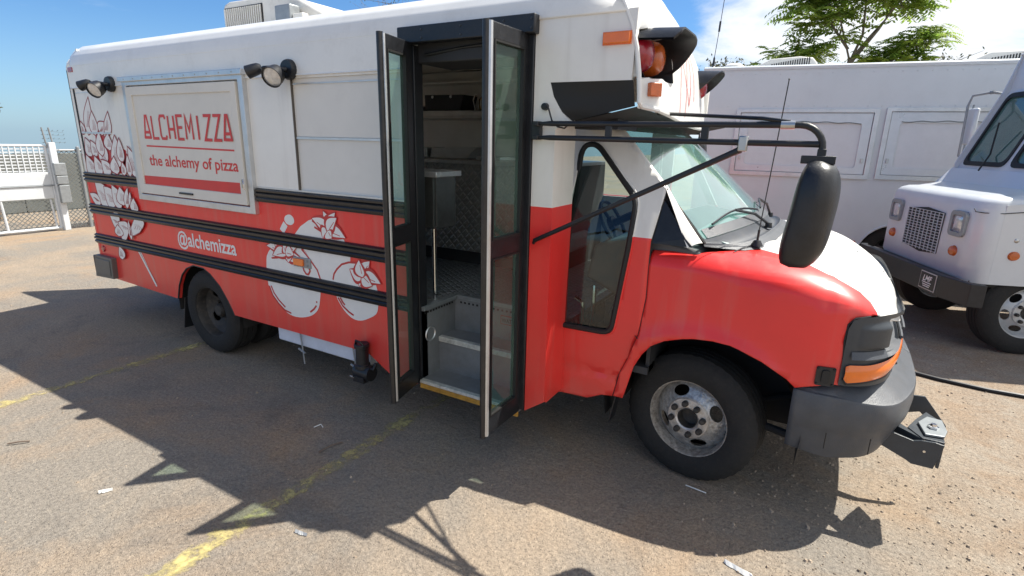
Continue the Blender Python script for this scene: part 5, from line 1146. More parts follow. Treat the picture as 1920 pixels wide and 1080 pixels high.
mb = MB(); mb.box(mc + Vector((.022, 0, .207)), (.115, .05, .03)); mb.box(mc + Vector((.03, 0, .222)), (.03, .03, .05)); mb.build('mirror_mount', P_black, mh, bevel=.003)
mb = MB(); mb.grid(lambda u, v: mc + mq @ Vector((-.036 + .002 * (1 - (2 * u - 1) ** 2), (u - .5) * .08, (v - .5) * .20)), 6, 6); mb.build('mirror_glass', P_chrome, mh)
# far mirror
mfc = Vector((-1.0, 4.8, 1.74)); mf = mhead(mfc, .055, .10, .12, Quaternion()).build('mirror_head', P_black, BUS, sharp=60)
mb = MB(); mb.tube([(-1.25, 4.75, 1.90), (-1.0, 4.8, 1.90), (-1.0, 4.8, 1.84)], .012, 8); mb.build('mirror_mount', P_black, mf)
# hood aerial
an = MB(); an.lathe([(0, .03), (.016, .028), (.028, .006), (.030, 0)], (-.275, 2.95, 1.318), 'z', 14); an.tube([(-.275, 2.95, 1.34), (-.273, 2.95, 1.40)], .006, 8); an.tube([(-.273, 2.95, 1.40), (-.255, 2.955, 1.75), (-.238, 2.95, 2.105)], .0028, 6); an.lathe([(0, .006), (.005, 0), (0, -.006)], (-.238, 2.95, 2.108), 'z', 8); an.build('aerial', P_black, BUS)
mb = MB(); mb.tube([(-.29, 2.94, 1.325), (-.33, 2.86, 1.315), (-.36, 2.80, 1.30)], .0025, 5); mb.build('aerial_cable', P_black, BUS)

# ---------------------------------------------------------------- roof unit
AX, AY = -4.87, 3.22
mb = MB(); prof = [(AX, 2.60), (AX, 2.865), (AX + .03, 2.905), (AX + .10, 2.925), (AX + .75, 2.915), (AX + 1.0, 2.86), (AX + 1.28, 2.73), (AX + 1.33, 2.60)]
mb.prism(prof, AY, AY + .72); ac = mb.build('roof_air_conditioner', P_awhite, BUS, sharp=30, bevel=.02)
mb = MB(); mb.span((AX + .03, AY - .004, 2.69), (AX + .55, AY + .003, 2.87)); mb.build('louver_recess', P_gasket, ac, smooth=False)
for x in frange(AX + .045, AX + .54, .028):
    mb = MB().span((x, AY - .014, 2.70), (x + .012, AY - .003, 2.862)); mb.build('louver', P_awhite, ac, smooth=False)
mb = MB(); mb.span((-4.02, 3.10, 2.62), (-3.84, 3.2, 2.80)); mb.build('roof_box', P_galv, ac, bevel=.01)
mb = MB(); mb.span((-3.84, 3.12, 2.62), (-3.72, 3.18, 2.73)); mb.span((-3.72, 3.10, 2.6), (-3.60, 3.22, 2.68)); mb.build('roof_fitting', P_awhite, ac, bevel=.01)

# ---------------------------------------------------------------- loose things in the kitchen
t = thing('baking_tin', 'deep black baking tin with two bright rivets standing on the shelf inside the bus', 'baking tin', (-3.2, 4.38, 2.064), world=True)
mb = MB(); mb.prism([(-3.42, 2.066), (-3.02, 2.066), (-2.98, 2.20), (-3.43, 2.205)], 4.22, 4.45); mb.build('tin_body', P_dark, t, smooth=False, bevel=.004)
mb = MB()
for x in (-3.33, -3.12): mb.lathe([(0, -.01), (.014, -.006), (.016, 0)], (x, 4.218, 2.185), 'y', 10)
mb.build('rivet', P_chrome, t)
o = MB().prism([(-3.56, 2.066), (-3.44, 2.066), (-3.44, 2.09), (-3.55, 2.115)], 4.25, 4.45).build('folded_cloth', P_dark, bevel=.005); tag(o, 'small dark folded cloth lying left of the black baking tin on the bus shelf', 'cloth')
t = thing('glass_jar', 'dark amber glass jar with metal clasp at the right end of the bus shelf', 'jar', (-2.78, 4.34, 2.064), world=True)
mb = MB(); mb.lathe([(0, 0), (.085, 0), (.095, .02), (.095, .10), (.07, .125), (0, .128)], (-2.78, 4.34, 2.064), 'z', 24); mb.build('jar_body', P_gold, t)
mb = MB(); mb.tube([(-2.88, 4.27, 2.07), (-2.895, 4.25, 2.15), (-2.88, 4.27, 2.21), (-2.86, 4.28, 2.20)], .008, 8); mb.build('clasp', P_chrome, t)
o = MB().prism([(-3.0, 1.652), (-2.62, 1.652), (-2.52, 1.75), (-2.98, 1.735)], 3.75, 4.05).build('steel_tray', P_steel, bevel=.004); tag(o, 'shallow open steel tray on the counter behind the door opening', 'tray')
o = MB().span((-3.25, 3.72, 1.652), (-3.01, 3.98, 1.74)).build('steel_box', P_steel, bevel=.004); tag(o, 'square lidded steel box left of the tray on the counter', 'box')
o = MB().span((-2.48, 3.68, 1.652), (-2.25, 3.95, 1.68)).build('baking_sheet', P_steel, bevel=.004); tag(o, 'flat baking sheet at the right end of the steel counter', 'baking sheet')
o = MB().prism([(-1.15, .645), (-.95, .645), (-.95, .80), (-1.15, .82)], 3.22, 3.46).build('cardboard_box', P_card, bevel=.004); tag(o, 'dark cardboard box on the cab floor behind the long door window', 'box')
mb = MB(); mb.grid(lambda u, v: (-1.06 - .03 * math.sin(v * 9) - .08 * (1 - v) * u, 3.15 + .16 * u + .02 * math.sin(u * 17 + v * 3), .70 + .38 * v), 16, 12); o = mb.build('grey_cloth', P_seat); s_ = o.modifiers.new('solid', 'SOLIDIFY'); s_.thickness = .006; tag(o, 'pale grey rag hanging below the dashboard inside the cab window', 'rag')
# ================================================================== STEP VAN (local: x back along the van, y across, z up)
SV = thing('step_van', 'white step van with square slatted grille, amber lamps and black bumper', 'delivery van', (1.734 - .9386 * .62 * -1 * -1, 6.44 - .3449 * .62, 0), math.atan2(.3449, .9386))
SV.location = (1.734 - .9386 * .62, 6.44 - .3449 * .62, 0)
ya, yb = -.09, 1.60
def fy(x, z, far=False): return 0
# nose shell: plan with rounded corners, swept in z
def nose_plan(n=10, r=.17, x1=.62):
    pts = [(x1, ya)]
    for k in range(n + 1): a = math.radians(270 - 90 * k / n); pts.append((r + r * math.cos(a), ya + r + r * math.sin(a)))
    for k in range(n + 1): a = math.radians(180 - 90 * k / n); pts.append((r + r * math.cos(a), yb - r + r * math.sin(a)))
    pts.append((x1, yb)); return pts
NP = nose_plan()
def ring_z(mb, z, ins, dxf): 
    return [mb.bm.verts.new((p[0] + (ins + dxf if p[0] < .5 else 0), p[1] + (ins if p[1] < .7 else -ins), z)) for p in NP]
mb = MB(); rows = [ring_z(mb, z, i, d) for z, i, d in ((.655, 0.0, .02), (.70, 0, .0), (1.0, 0, .0), (1.30, .0, .01), (1.37, .008, .016), (1.405, .025, .03), (1.425, .055, .05), (1.432, .10, .08))]
for a, b in zip(rows, rows[1:]):
    for i in range(len(a) - 1): mb._f([a[i], a[i + 1], b[i + 1], b[i]])
top = rows[-1]; ext = [mb.bm.verts.new((.60, v.co.y, 1.50)) for v in top]
cen = [mb.bm.verts.new((v.co.x * .5 + .30, v.co.y, 1.47)) for v in top]
for i in range(len(top) - 1): mb._f([top[i], top[i + 1], cen[i + 1], cen[i]]); mb._f([cen[i], cen[i + 1], ext[i + 1], ext[i]])
nose = mb.build('nose', P_truck, SV, sharp=45)
nw = MB()
# side with wheel arch
warch = [(.02, .66), (.06, .665), (.10, .66), (.14, .70)] + [(.62 - .47 * math.cos(math.radians(a)), .32 + .47 * math.sin(math.radians(a))) for a in range(50, 171, 12)] + [(1.16, .40), (7.2, .42), (7.2, 2.80), (.98, 2.80), (.93, 2.45), (.62, 1.68), (.62, 1.50), (.56, 1.43), (.2, 1.40), (.17, 1.36)]
nw.poly([(.18, .655), (.24, .67)] + [(.62 - .46 * math.cos(math.radians(a)), .30 + .47 * math.sin(math.radians(a))) for a in range(56, 172, 12)] + [(1.14, .40), (7.2, .42), (7.2, 2.80), (1.02, 2.80), (.93, 2.45), (.62, 1.68), (.62, 1.42), (.18, 1.36)], [[(.78, 1.72), (1.05, 1.72), (1.6, 1.75), (1.6, 2.35), (1.02, 2.35)]], lambda a, b, t: (a, ya - .001 + t, b), .02); nw.build('side_panel', P_truck, SV, smooth=False)
mb = MB(); mb.poly([(.18, .655), (7.2, .42), (7.2, 2.80), (1.02, 2.80), (.93, 2.45), (.62, 1.68), (.62, 1.42), (.18, 1.36)], (), lambda a, b, t: (a, yb - .02 + t, b), .02); mb.build('side_panel', P_truck, SV, smooth=False)
mb = MB(); mb.span((1.0, ya, 2.80), (7.2, yb, 2.83)); mb.build('roof', P_truck, SV, bevel=.02)
mb = MB(); mb.poly([(.78, 1.72), (1.05, 1.72), (1.6, 1.75), (1.6, 2.35), (1.02, 2.35)], (), lambda a, b, t: (a, ya + .012 + t, b), .004); mb.build('side_window', G_ws2, SV, smooth=False)
# wedge between nose and windshield, windshield, forehead
ym = (ya + yb) / 2
def wsl(y, z):
    k = (abs(y - ym) / ((yb - ya) / 2)); return .60 + (z - 1.62) * .40 + .05 * k
mb = MB(); mb.prism([(.46, 1.46), (.60, 1.625), (.66, 1.625), (.66, 1.40), (.46, 1.40)], ya + .005, yb - .005); mb.build('cowl', P_truck, SV, smooth=False)
fr = MB(); 
panes = [(ya + .06, ym - .03), (ym + .03, yb - .06)]
fr.poly([(ya + .0, 1.625), (yb - .0, 1.625), (yb, 2.80), (ya, 2.80)], [roundpoly([(a, 1.66), (b, 1.66), (b, 2.42), (a, 2.42)], .09) for a, b in panes], lambda a, b, t: (wsl(a, b if b < 2.45 else 2.45) + (.0 if b < 2.45 else (b - 2.45) * .15) + t, a, b), .03, cuts=[(1, [2.45]), (0, [ym])]); wf = fr.build('windshield_frame', P_truck, SV, smooth=False)
for a, b in panes:
    mb = MB(); mb.poly(roundpoly([(a, 1.66), (b, 1.66), (b, 2.42), (a, 2.42)], .09), [roundpoly([(a + .035, 1.705), (b - .035, 1.705), (b - .035, 2.37), (a + .035, 2.37)], .08)], lambda x, z, t: (wsl(x, z) - .012 + t, x, z), .02); mb.build('windshield_gasket', P_gasket, wf, smooth=False)
    mb = MB(); mb.poly(roundpoly([(a, 1.66), (b, 1.66), (b, 2.42), (a, 2.42)], .09), (), lambda x, z, t: (wsl(x, z) + .008, x, z), 0); mb.build('windshield_pane', G_ws2, wf, smooth=False)
mb = MB(); mb.span((.70, ya + .1, 1.50), (1.1, yb - .1, 1.64)); mb.box((1.3, .35, 1.45), (.2, .5, .7)); mb.build('cab_dash', P_dark, SV, smooth=False)
mb = MB(); mb.span((2.2, ya + .03, .6), (2.25, yb - .03, 2.8)); mb.span((.7, ya + .03, .55), (7.1, yb - .03, .62)); mb.build('bulkhead', P_inner, SV, smooth=False)
# grille: frame with bars over a dark core
gx0, gx1, gz0, gz1 = .425, 1.06, .815, 1.225
mb = MB(); mb.poly([(gx0, gz0 + .01), (gx0 + .3, gz0 - .02), (gx1, gz0 + .02), (gx1, gz1 - .01), (gx0 + .3, gz1 + .025), (gx0, gz1)], (), lambda a, b, t: (-.004 + t, a, b), .004); gc = mb.build('grille_core', P_gasket, SV, smooth=False)
for i, z in enumerate(frange(gz0 + .02, gz1 - .005, .0275)):
    mb = MB(); mb.box((-.012, (gx0 + gx1) / 2, z), (.012, gx1 - gx0 - .005, .0048)); mb.build('grille_bar', P_truck, gc, smooth=False)
for y in frange(gx0 + .005, gx1, .070):
    mb = MB(); mb.box((-.010, y, (gz0 + gz1) / 2), (.008, .0065, gz1 - gz0 - .01)); mb.build('grille_upright', P_truck, gc, smooth=False)
for yc in (.186, 1.313):
    mb = MB(); mb.poly(rrect(yc - .115, 1.04, yc + .115, 1.275, .045), [rrect(yc - .078, 1.08, yc + .078, 1.235, .02)], lambda a, b, t: (-.022 + t, a, b), .03); hb = mb.build('headlamp_bezel', P_galv, SV, smooth=False, bevel=.004)
    mb = MB(); mb.grid(lambda u, v: (-.004 - .014 * (1 - (2 * u - 1) ** 4) * (1 - (2 * v - 1) ** 4), yc + (u - .5) * .16, 1.157 + (v - .5) * .158), 10, 10); mb.build('headlamp', P_clear, hb)
for yc in (.172, 1.31):
    mb = MB(); mb.lathe([(0, -.035), (.03, -.033), (.048, -.022), (.056, 0), (.06, .004)], (0, yc, .905), 'x', 20, squash=(1, .9)); mb.build('turn_signal', P_amber, SV)
mb = MB(); mb.lathe([(0, -.018), (.04, -.015), (.05, 0)], (.328, ya, .922), 'y', 22, squash=(1, .85)); mb.build('side_marker', P_amber, SV)
mb = MB(); mb.lathe([(0, -.010), (.012, -.008), (.02, -.003), (.022, 0)], (.32, ya, 1.06), 'y', 14); mb.build('hood_catch', P_steel, SV)
mb = MB(); mb.tube([(-.003, .02, 1.315), (.002, -.0, 1.29), (.05, ya + .05, 1.285), (.17, ya - .004, 1.29), (.30, ya - .005, 1.305), (.60, ya - .005, 1.33)], .004, 5); mb.build('hood_seam', P_gasket, SV)
# bumper
mb = MB(); mb.prism([(-.13, 1.72), (-.16, 1.66), (-.16, -.02), (-.09, -.33), (.02, -.36), (.02, -.30), (-.04, -.28), (-.10, 0.0), (-.10, 1.64), (-.05, 1.72)],   .495, .70, 'z'); bu = mb.build('bumper', P_black, SV, smooth=False, bevel=.006)
mb = MB(); mb.span((-.145, -.02, .66), (.01, 1.66, .672)); mb.build('bumper_deck', P_black, bu, smooth=False)
mb = MB(); mb.span((-.166, .03, .520), (-.161, .29, .685)); lp = mb.build('front_plate', mat('plate_edge', (.55, .53, .5), .5), bu, smooth=False)
mb = MB(); mb.span((-.168, .038, .528), (-.165, .282, .677)); mb.build('plate_face', P_black, lp, smooth=False)
def plf(i): return lambda a, b, t=0: (-.1695 - .0002 * i, .282 - (a - .038), b)
text_mesh('LMF', 'plate_lettering', P_print_w, lp, .085, .22, .600, .055, lambda a, b: (-.1695, .32 - a - (b - .6) * .25 + .0, b), bold=.03)
mb = MB()
for k, z in enumerate((.582, .562, .545)): mb.span((-.1700, .09 + k * .01, z), (-.1685, .24 - k * .012, z + .008))
mb.build('plate_small_print', P_print_w, lp, smooth=False)
def vwheel(cx, cz, yo, r, w, parent, mt, name):
    t_ = tyre((cx, cz), r, w, yo, parent=parent, name=name, tread=False); rim(cx, cz, yo + .016, r, 'out', t_, mt, holes=6, rot=.2); return t_
P_rimw = mat('rim_white', (.55, .56, .56), .4, metal=.3, dirt=.3)
vwheel(.60, .40, ya + .03, .40, .23, SV, P_rimw, 'front_wheel')
vwheel(.60, .40, yb - .26, .40, .23, SV, P_rimw, 'front_wheel')
mb = MB(); mb.span((.15, ya + .25, .38), (7.0, yb - .25, .62)); mb.span((.06, ya + .05, .62), (1.1, yb - .05, .70)); mb.span((.15, ya + .26, .6), (.60, yb - .26, 1.30)); mb.build('chassis', P_under, SV, smooth=False)
mb = MB(); mb.tube([(.98, yb + .02, 2.42), (.86, yb + .06, 2.44), (.74, yb + .17, 2.41), (.72, yb + .18, 2.30), (.74, yb + .18, 1.75), (.80, yb + .03, 1.70)], .013, 8); mb.tube([(.80, yb + .22, 2.32), (.80, yb + .22, 1.8)], .010, 8); mb.lathe([(0, .03), (.02, .02), (.02, -.02), (0, -.03)], (.86, yb + .06, 2.44), 'y', 12)
ma = mb.build('mirror_bracket', P_galv, SV)
mb = MB(); mb.box((.80, yb + .19, 2.08), (.05, .16, .40)); mb.build('mirror_head', P_truck, ma, bevel=.02)
mb = MB(); mb.tube([(.50, ym + .2, 1.62), (.66, ym + .35, 1.78), (.70, ym + .40, 2.1)], .008, 6); mb.build('wiper', P_gasket, SV)

# ================================================================== WHITE KITCHEN TRUCK BEHIND (local x along its side)
KT = thing('kitchen_truck', 'long plain white food truck with two closed serving hatches behind the red bus', 'food truck', (.3, 9, 0), math.atan2(.1275, .9918))
LX0, LX1, WD = -2.15, 5.6, 2.35
arch2 = [(.13, .47)] + [(.60 - .45 * math.cos(math.radians(a)), .36 + .45 * math.sin(math.radians(a))) for a in range(18, 163, 12)] + [(1.07, .47)]
hw = [(-1.62, 1.43, .10, 2.31), (.235, 1.44, 1.93, 2.325)]
mb = MB(); mb.poly([(LX0, .46)] + arch2 + [(LX1, .46), (LX1, 2.875), (LX0, 2.875)], [[(a, b), (c, b), (c, d), (a, d)] for a, b, c, d in hw], lambda a, b, t: (a, t, b), .03); ksw = mb.build('side_wall', P_truck, KT, smooth=False)
mb = MB(); mb.span((LX0, WD - .03, .46), (LX1, WD, 2.88)); mb.span((LX0, .03, .46), (LX0 + .03, WD - .03, 2.88)); mb.span((LX1 - .03, .03, .46), (LX1, WD - .03, 2.88)); mb.build('wall', P_truck, KT, smooth=False)
mb = MB(); mb.prism([(-.015, 2.86), (-.02, 2.895), (.02, 2.915), (.3, 2.94), (WD - .3, 2.94), (WD, 2.91), (WD + .01, 2.86)], LX0 - .02, LX1 + .02, 'x'); mb.build('roof', P_truck, KT, smooth=False, bevel=.008)
mb = MB(); mb.span((LX0, -.014, 2.858), (LX1, -.002, 2.872)); mb.build('roof_rail', P_alu, KT, smooth=False)
P_hframe = mat('hatch_frame_sheet', (0.60, 0.62, 0.65), 0.28, metal=.35, var=.06, coat=.3, bump=.2, bscale=4)
mb = MB()
for x in frange(LX0 + .05, LX1 - .05, .16): mb.lathe([(0, -.006), (.006, -.004), (.008, 0)], (x, -.001, 2.80), 'y', 6); mb.lathe([(0, -.006), (.006, -.004), (.008, 0)], (x, -.001, 2.37), 'y', 6)
mb.build('rivet', P_truck, KT)['kind'] = 'stuff'
P_ptruck = mat('hatch_sheet', (0.64, 0.65, 0.67), 0.33, var=.04, coat=.3, dirt=.05, bump=.12, bscale=3)
for a, b, c, d in hw:
    mb = MB(); mb.poly([(a - .03, b - .03), (c + .03, b - .03), (c + .03, d + .02), (a - .03, d + .02)], [[(a + .03, b + .03), (c - .03, b + .03), (c - .03, d - .03), (a + .03, d - .03)]], lambda x, z, t: (x, -.03 + t, z), .045); hf_ = mb.build('serving_hatch', P_alu, ksw, smooth=False, bevel=.004)
    mb = MB(); mb.poly([(a + .035, b + .035), (c - .035, b + .035), (c - .035, d - .035), (a + .035, d - .035)], [roundpoly([(a + .15, b + .13), (c - .15, b + .12), (c - .15, d - .17), (a + .15, d - .17)], .05)], lambda x, z, t: (x, -.014 + t, z), .02); mb.build('hatch_frame', P_hframe, hf_, smooth=False, bevel=.003)
    mb = MB(); mb.span((a + .04, .006, b + .04), (c - .04, .014, d - .04)); mb.build('hatch_panel', P_ptruck, hf_, smooth=False)
    # sagging bead of sealant along the top of the panel
    mb = MB(); P_ = [(x, -.016, d - .165 + .014 * math.sin((x - a) * 2.2) + .006 * math.sin(x * 23)) for x in frange(a + .16, c - .15, .04)]; mb.tube(P_, .006, 5); mb.build('seal_bead', P_wire, hf_)
    for x in (a + .08, c - .08):
        mb = MB(); mb.box((x, -.026, b + .22), (.03, .02, .06)); mb.build('hatch_catch', P_steel, hf_, smooth=False, bevel=.003)
mb = MB(); mb.span((-.62, -.006, .462), (.13, -.001, .545)); mb.build('red_stripe', P_logo, KT, smooth=False)
mb = MB(); mb.tube([(a, -.004, b) for a, b in arch2], .016, 6); mb.build('arch_lip', P_truck, KT)
vwheel(.60, .40, .06, .40, .23, KT, P_rimd, 'wheel')
mb = MB(); mb.span((LX0 + .1, .40, .40), (LX1 - .1, WD - .3, .60)); mb.span((.10, .30, .4), (1.1, .34, .95)); mb.build('chassis', P_under, KT, smooth=False)
def pod(x0, x1, y0, dirn):
    p = [(x0, 2.90), (x0 + .10, 2.96), (x0 + .26, 3.045), (x1 - .25, 3.07), (x1 - .08, 3.05), (x1 - .02, 2.98), (x1, 2.90)]
    if dirn < 0: p = [(x0 + x1 - a, b) for a, b in p][::-1]
    mb = MB(); mb.prism(p, y0, y0 + .68); o = mb.build('roof_air_conditioner', P_awhite, KT, sharp=30, bevel=.02)
    for k in range(17):
        x = x0 + .28 + k * .03 if dirn > 0 else x1 - .28 - k * .03; h = .03 + .005 * k
        mb = MB().span((x, y0 - .004, 2.945), (x + .014, y0 + .006, 2.945 + h)); mb.build('louver', P_gasket, o, smooth=False)
pod(-1.55, -.66, .35, 1); pod(1.02, 2.2, .35, 1)
mb = MB(); mb.lathe([(0, .09), (.08, .085), (.14, .05), (.15, 0)], (-1.78, .5, 2.93), 'z', 20); mb.build('roof_vent', P_awhite, KT)
mb = MB(); mb.lathe([(0, .06), (.05, .055), (.08, .03), (.09, 0)], (-.52, .5, 2.93), 'z', 16); mb.build('roof_vent', P_awhite, KT)
mb = MB(); mb.lathe([(0, .0), (.045, .0), (.04, .03), (.018, .05), (.014, .16), (.006, .18)], (-2.06, .2, 2.90), 'z', 12); mb.tube([(-2.06, .2, 3.05), (-2.03, .2, 3.5), (-1.98, .2, 4.4)], .005, 5); mb.tube([(-2.035, .2, 3.42), (-2.03, .2, 3.56)], .014, 8); mb.build('aerial', P_black, KT)

# ================================================================== FENCE AND GATE
def mesh_wires(y0, y1, z0, z1, x, sp, r, name, parent, hook=None):
    mb = MB(); H = z1 - z0
    s = y0 - H
    while s < y1:
        for dr in (1, -1):
            a, b = (s, z0), (s + H, z1)
            pa, pb = a, b
            # clip to the panel
            if pa[0] < y0: pa = (y0, z0 + (y0 - s))
            if pb[0] > y1: pb = (y1, z0 + (y1 - s))
            if pb[0] - pa[0] > .01:
                if dr < 0: pa, pb = (y0 + y1 - pa[0], pa[1]), (y0 + y1 - pb[0], pb[1])
                A = Vector((x + dr * .003, pa[0], pa[1])); B = Vector((x + dr * .003, pb[0], pb[1])); mb.bar(A, B, r * 2, r * 2, up=(1, 0, 0))
        s += sp
    o = mb.build(name, P_wire, parent, smooth=False); o['kind'] = 'stuff'; return o
FX = -12.45
def fence(y0, y1, label, posts):
    t = thing('chain_link_fence', label, 'fence', (FX, y0, 0), world=True)
    mesh_wires(y0, y1, .03, 1.44, FX, .078, .0052, 'wire_mesh', t)
    mb = MB(); mb.tube([(FX, y0, 1.46), (FX, y1, 1.46)], .022, 8); mb.build('top_rail', P_galv, t)
    for y in posts:
        mb = MB(); mb.tube([(FX + .03, y, 0), (FX + .03, y, 1.50)], .03, 10); mb.lathe([(.032, 0), (.03, .02), (0, .04)], (FX + .03, y, 1.50), 'z', 10); mb.build('post', P_galv, t)
fence(4.62, 12.5, 'galvanised chain link fence running from the gate post behind the rear of the bus', [4.95, 7.4, 9.9, 12.4])
t = thing('yard_wall', 'low weathered grey concrete wall seen through the chain link fence', 'wall', (-16.2, 3, 0), world=True)
P_conc = mat('weathered_concrete', (.13, .138, .13), .85, var=.25, scale=2.5, bump=.4, bscale=30, dirt=.3)
for k in range(16):
    y = -14 + 2.4 * k; mb = MB(); mb.span((-16.3, y + .006, -.05), (-16.1, y + 2.394, 1.27 + .01 * (k % 3))); mb.build('panel', P_conc, t, smooth=False, bevel=.012)
G_ = thing('yard_gate', 'white steel yard gate with mesh top and two solid boards at the left edge', 'gate', (FX + .05, 3.0, 0), world=True)
gx = FX + .06; gy0, gy1 = 1.2, 4.46
mb = MB(); mb.tube([(gx, gy0, .06), (gx, gy1, .05)], .028, 8); mb.tube([(gx, gy1, .05), (gx, gy1 - .02, 1.54)], .026, 8); mb.tube([(gx, gy0, 1.56), (gx, gy1 - .02, 1.54)], .022, 8); mb.tube([(gx, gy1 - .07, .06), (gx, gy1 - .09, .58)], .018, 8); mb.tube([(gx, 3.68, .06), (gx, 3.66, .60)], .022, 8); mb.build('gate_frame', P_gate, G_)
for a, b in ((.845, 1.075), (.60, .825)):
    mb = MB(); mb.span((gx - .02, gy0, a), (gx + .025, gy1 - .03, b)); mb.build('board', P_gate, G_, smooth=False, bevel=.008)
mb = MB(); mb.tube([(gx + .03, gy0, .835), (gx + .03, gy1, .835)], .012, 6); mb.build('board_rail', P_galv, G_)
mb = MB()
for z in frange(1.10, 1.52, .055): mb.bar((gx, gy0, z), (gx, gy1 - .03, z), .012, .018)
for y in frange(gy0, gy1 - .04, .085): mb.bar((gx + .01, y, 1.08), (gx + .01, y, 1.54), .016, .012)
mb.build('top_grid', P_gate, G_, smooth=False)['kind'] = 'stuff'
mesh_wires(gy0, gy1 - .05, .08, .58, gx, .078, .0045, 'wire_mesh', G_)
G2 = thing('gate_post', 'pale square gate post with lock boxes and two barbed wire arms above', 'post', (FX + .12, 4.53, 0), world=True)
mb = MB(); mb.span((FX + .06, 4.47, 0), (FX + .16, 4.57, 1.60)); mb.build('post', P_gate, G2, bevel=.01)
for k, (z0_, z1_) in enumerate(((1.02, 1.24), (.86, 1.01), (.52, .84))):
    mb = MB(); mb.span((FX + .17, 4.45 + .01 * k, z0_), (FX + .26, 4.63, z1_)); mb.build('lock_box', P_galv, G2, smooth=False, bevel=.008)
for y in (4.45, 4.55):
    mb = MB(); mb.tube([(FX + .1, y + .02, 1.50), (FX + .1, y, 1.62), (FX + .1, y - .02, 1.86)], .014, 7); mb.build('barbed_wire_arm', P_galv, G2)
mb = MB()
for k in range(4):
    z = 1.60 + .07 * k; mb.tube([(FX + .1, 4.40, z + .0), (FX + .1, 4.75, z - .012 * k), ], .0025, 4)
    for y in frange(4.42, 4.74, .08): mb.bar((FX + .08, y, z - .012), (FX + .12, y + .01, z + .012), .004, .004)
mb.build('barbed_wire', P_wire, G2, smooth=False)['kind'] = 'stuff'

# ================================================================== TREES
def leafmat(name, col, col2):
    m, t, p = nmat(name); N = t.nodes; L = t.links
    tcn = N.new('ShaderNodeTexCoord'); n = N.new('ShaderNodeTexNoise'); n.inputs['Scale'].default_value = 3.5; n.inputs['Detail'].default_value = 6; L.new(tcn.outputs['Object'], n.inputs['Vector'])
    r = N.new('ShaderNodeMapRange'); r.inputs[1].default_value = .35; r.inputs[2].default_value = .65; L.new(n.outputs[0], r.inputs[0])
    x = N.new('ShaderNodeMix'); x.data_type = 'RGBA'; L.new(r.outputs[0], x.inputs[0]); x.inputs[6].default_value = (*col, 1); x.inputs[7].default_value = (*col2, 1); L.new(x.outputs[2], p.inputs['Base Color'])
    p.inputs['Roughness'].default_value = .5; tl = N.new('ShaderNodeBsdfTranslucent'); L.new(x.outputs[2], tl.inputs[0])
    ms = N.new('ShaderNodeMixShader'); ms.inputs[0].default_value = .55; L.new(p.outputs[0], ms.inputs[1]); L.new(tl.outputs[0], ms.inputs[2]); L.new(ms.outputs[0], N['Material Output'].inputs[0]); return m
P_leaf = leafmat('compound_leaf', (.17, .30, .045), (.36, .45, .08))
P_leafd = leafmat('dull_leaf', (.06, .08, .04), (.12, .12, .06))
def frond(mb, p, d, L_, rng):
    # arching rachis with paired leaflets
    d = d.normalized(); side_ = d.cross(Vector((0, 0, 1)))
    if side_.length < .1: side_ = Vector((1, 0, 0))
    side_.normalize(); n = 9; pts = []
    for k in range(n + 1):
        t = k / n; pts.append(p + d * L_ * t + Vector((0, 0, -1)) * L_ * .42 * t * t)
    for k in range(1, n + 1):
        t = k / n; c = pts[k]; tan = (pts[k] - pts[k - 1]).normalized(); ll = L_ * .30 * (1 - .55 * abs(t - .45)); w = ll * .42
        for s in (-1, 1):
            o = (side_ * s + tan * .45 + Vector((0, 0, -.35 + rng.uniform(-.2, .2)))).normalized(); tip = c + o * ll; q = (c + tip) / 2; wv = tan * w * .5
            a = mb.bm.verts.new(c); b = mb.bm.verts.new(q + wv); e = mb.bm.verts.new(tip); f = mb.bm.verts.new(q - wv); mb._f([a, b, e, f])
def heaven_tree(label, base, stems, clusters, seed, group=None, m=None, fl=.74):
    rng = random.Random(seed); t = thing('tree_of_heaven', label, 'tree', base, group=group, world=True)
    mb = MB(); 
    for st in stems:
        P_ = [Vector(q) for q in st]; n = len(P_); mb.tube(P_, .05, 8, radii=[max(.010, .034 * (1 - i / n) ** 1.0) for i in range(n)])
    for c, r, n in clusters:
        c = Vector(c); s0 = min((Vector(q) for st in stems for q in st), key=lambda q: (q - c).length)
        mb.tube([s0, (s0 + c) / 2 + Vector((0, 0, -.05)), c], .02, 6, radii=[.028, .02, .008])
    mb.build('trunk', P_bark, t)
    cr = MB()
    for c, r, n in clusters:
        c = Vector(c)
        for k in range(int(n * 2.7 if fl > .55 else n * 2.1)):
            a = rng.uniform(0, 2 * math.pi); el = rng.uniform(-.1, .8); d = Vector((math.cos(a) * math.cos(el), math.sin(a) * math.cos(el), math.sin(el)))
            p = c + Vector((rng.gauss(0, 1), rng.gauss(0, 1), rng.gauss(0, .7))) * r * .38; frond(cr, p, d, rng.uniform(.65, 1.1) * fl, rng)
    o = cr.build('crown', m or P_leaf, t, smooth=False); return t
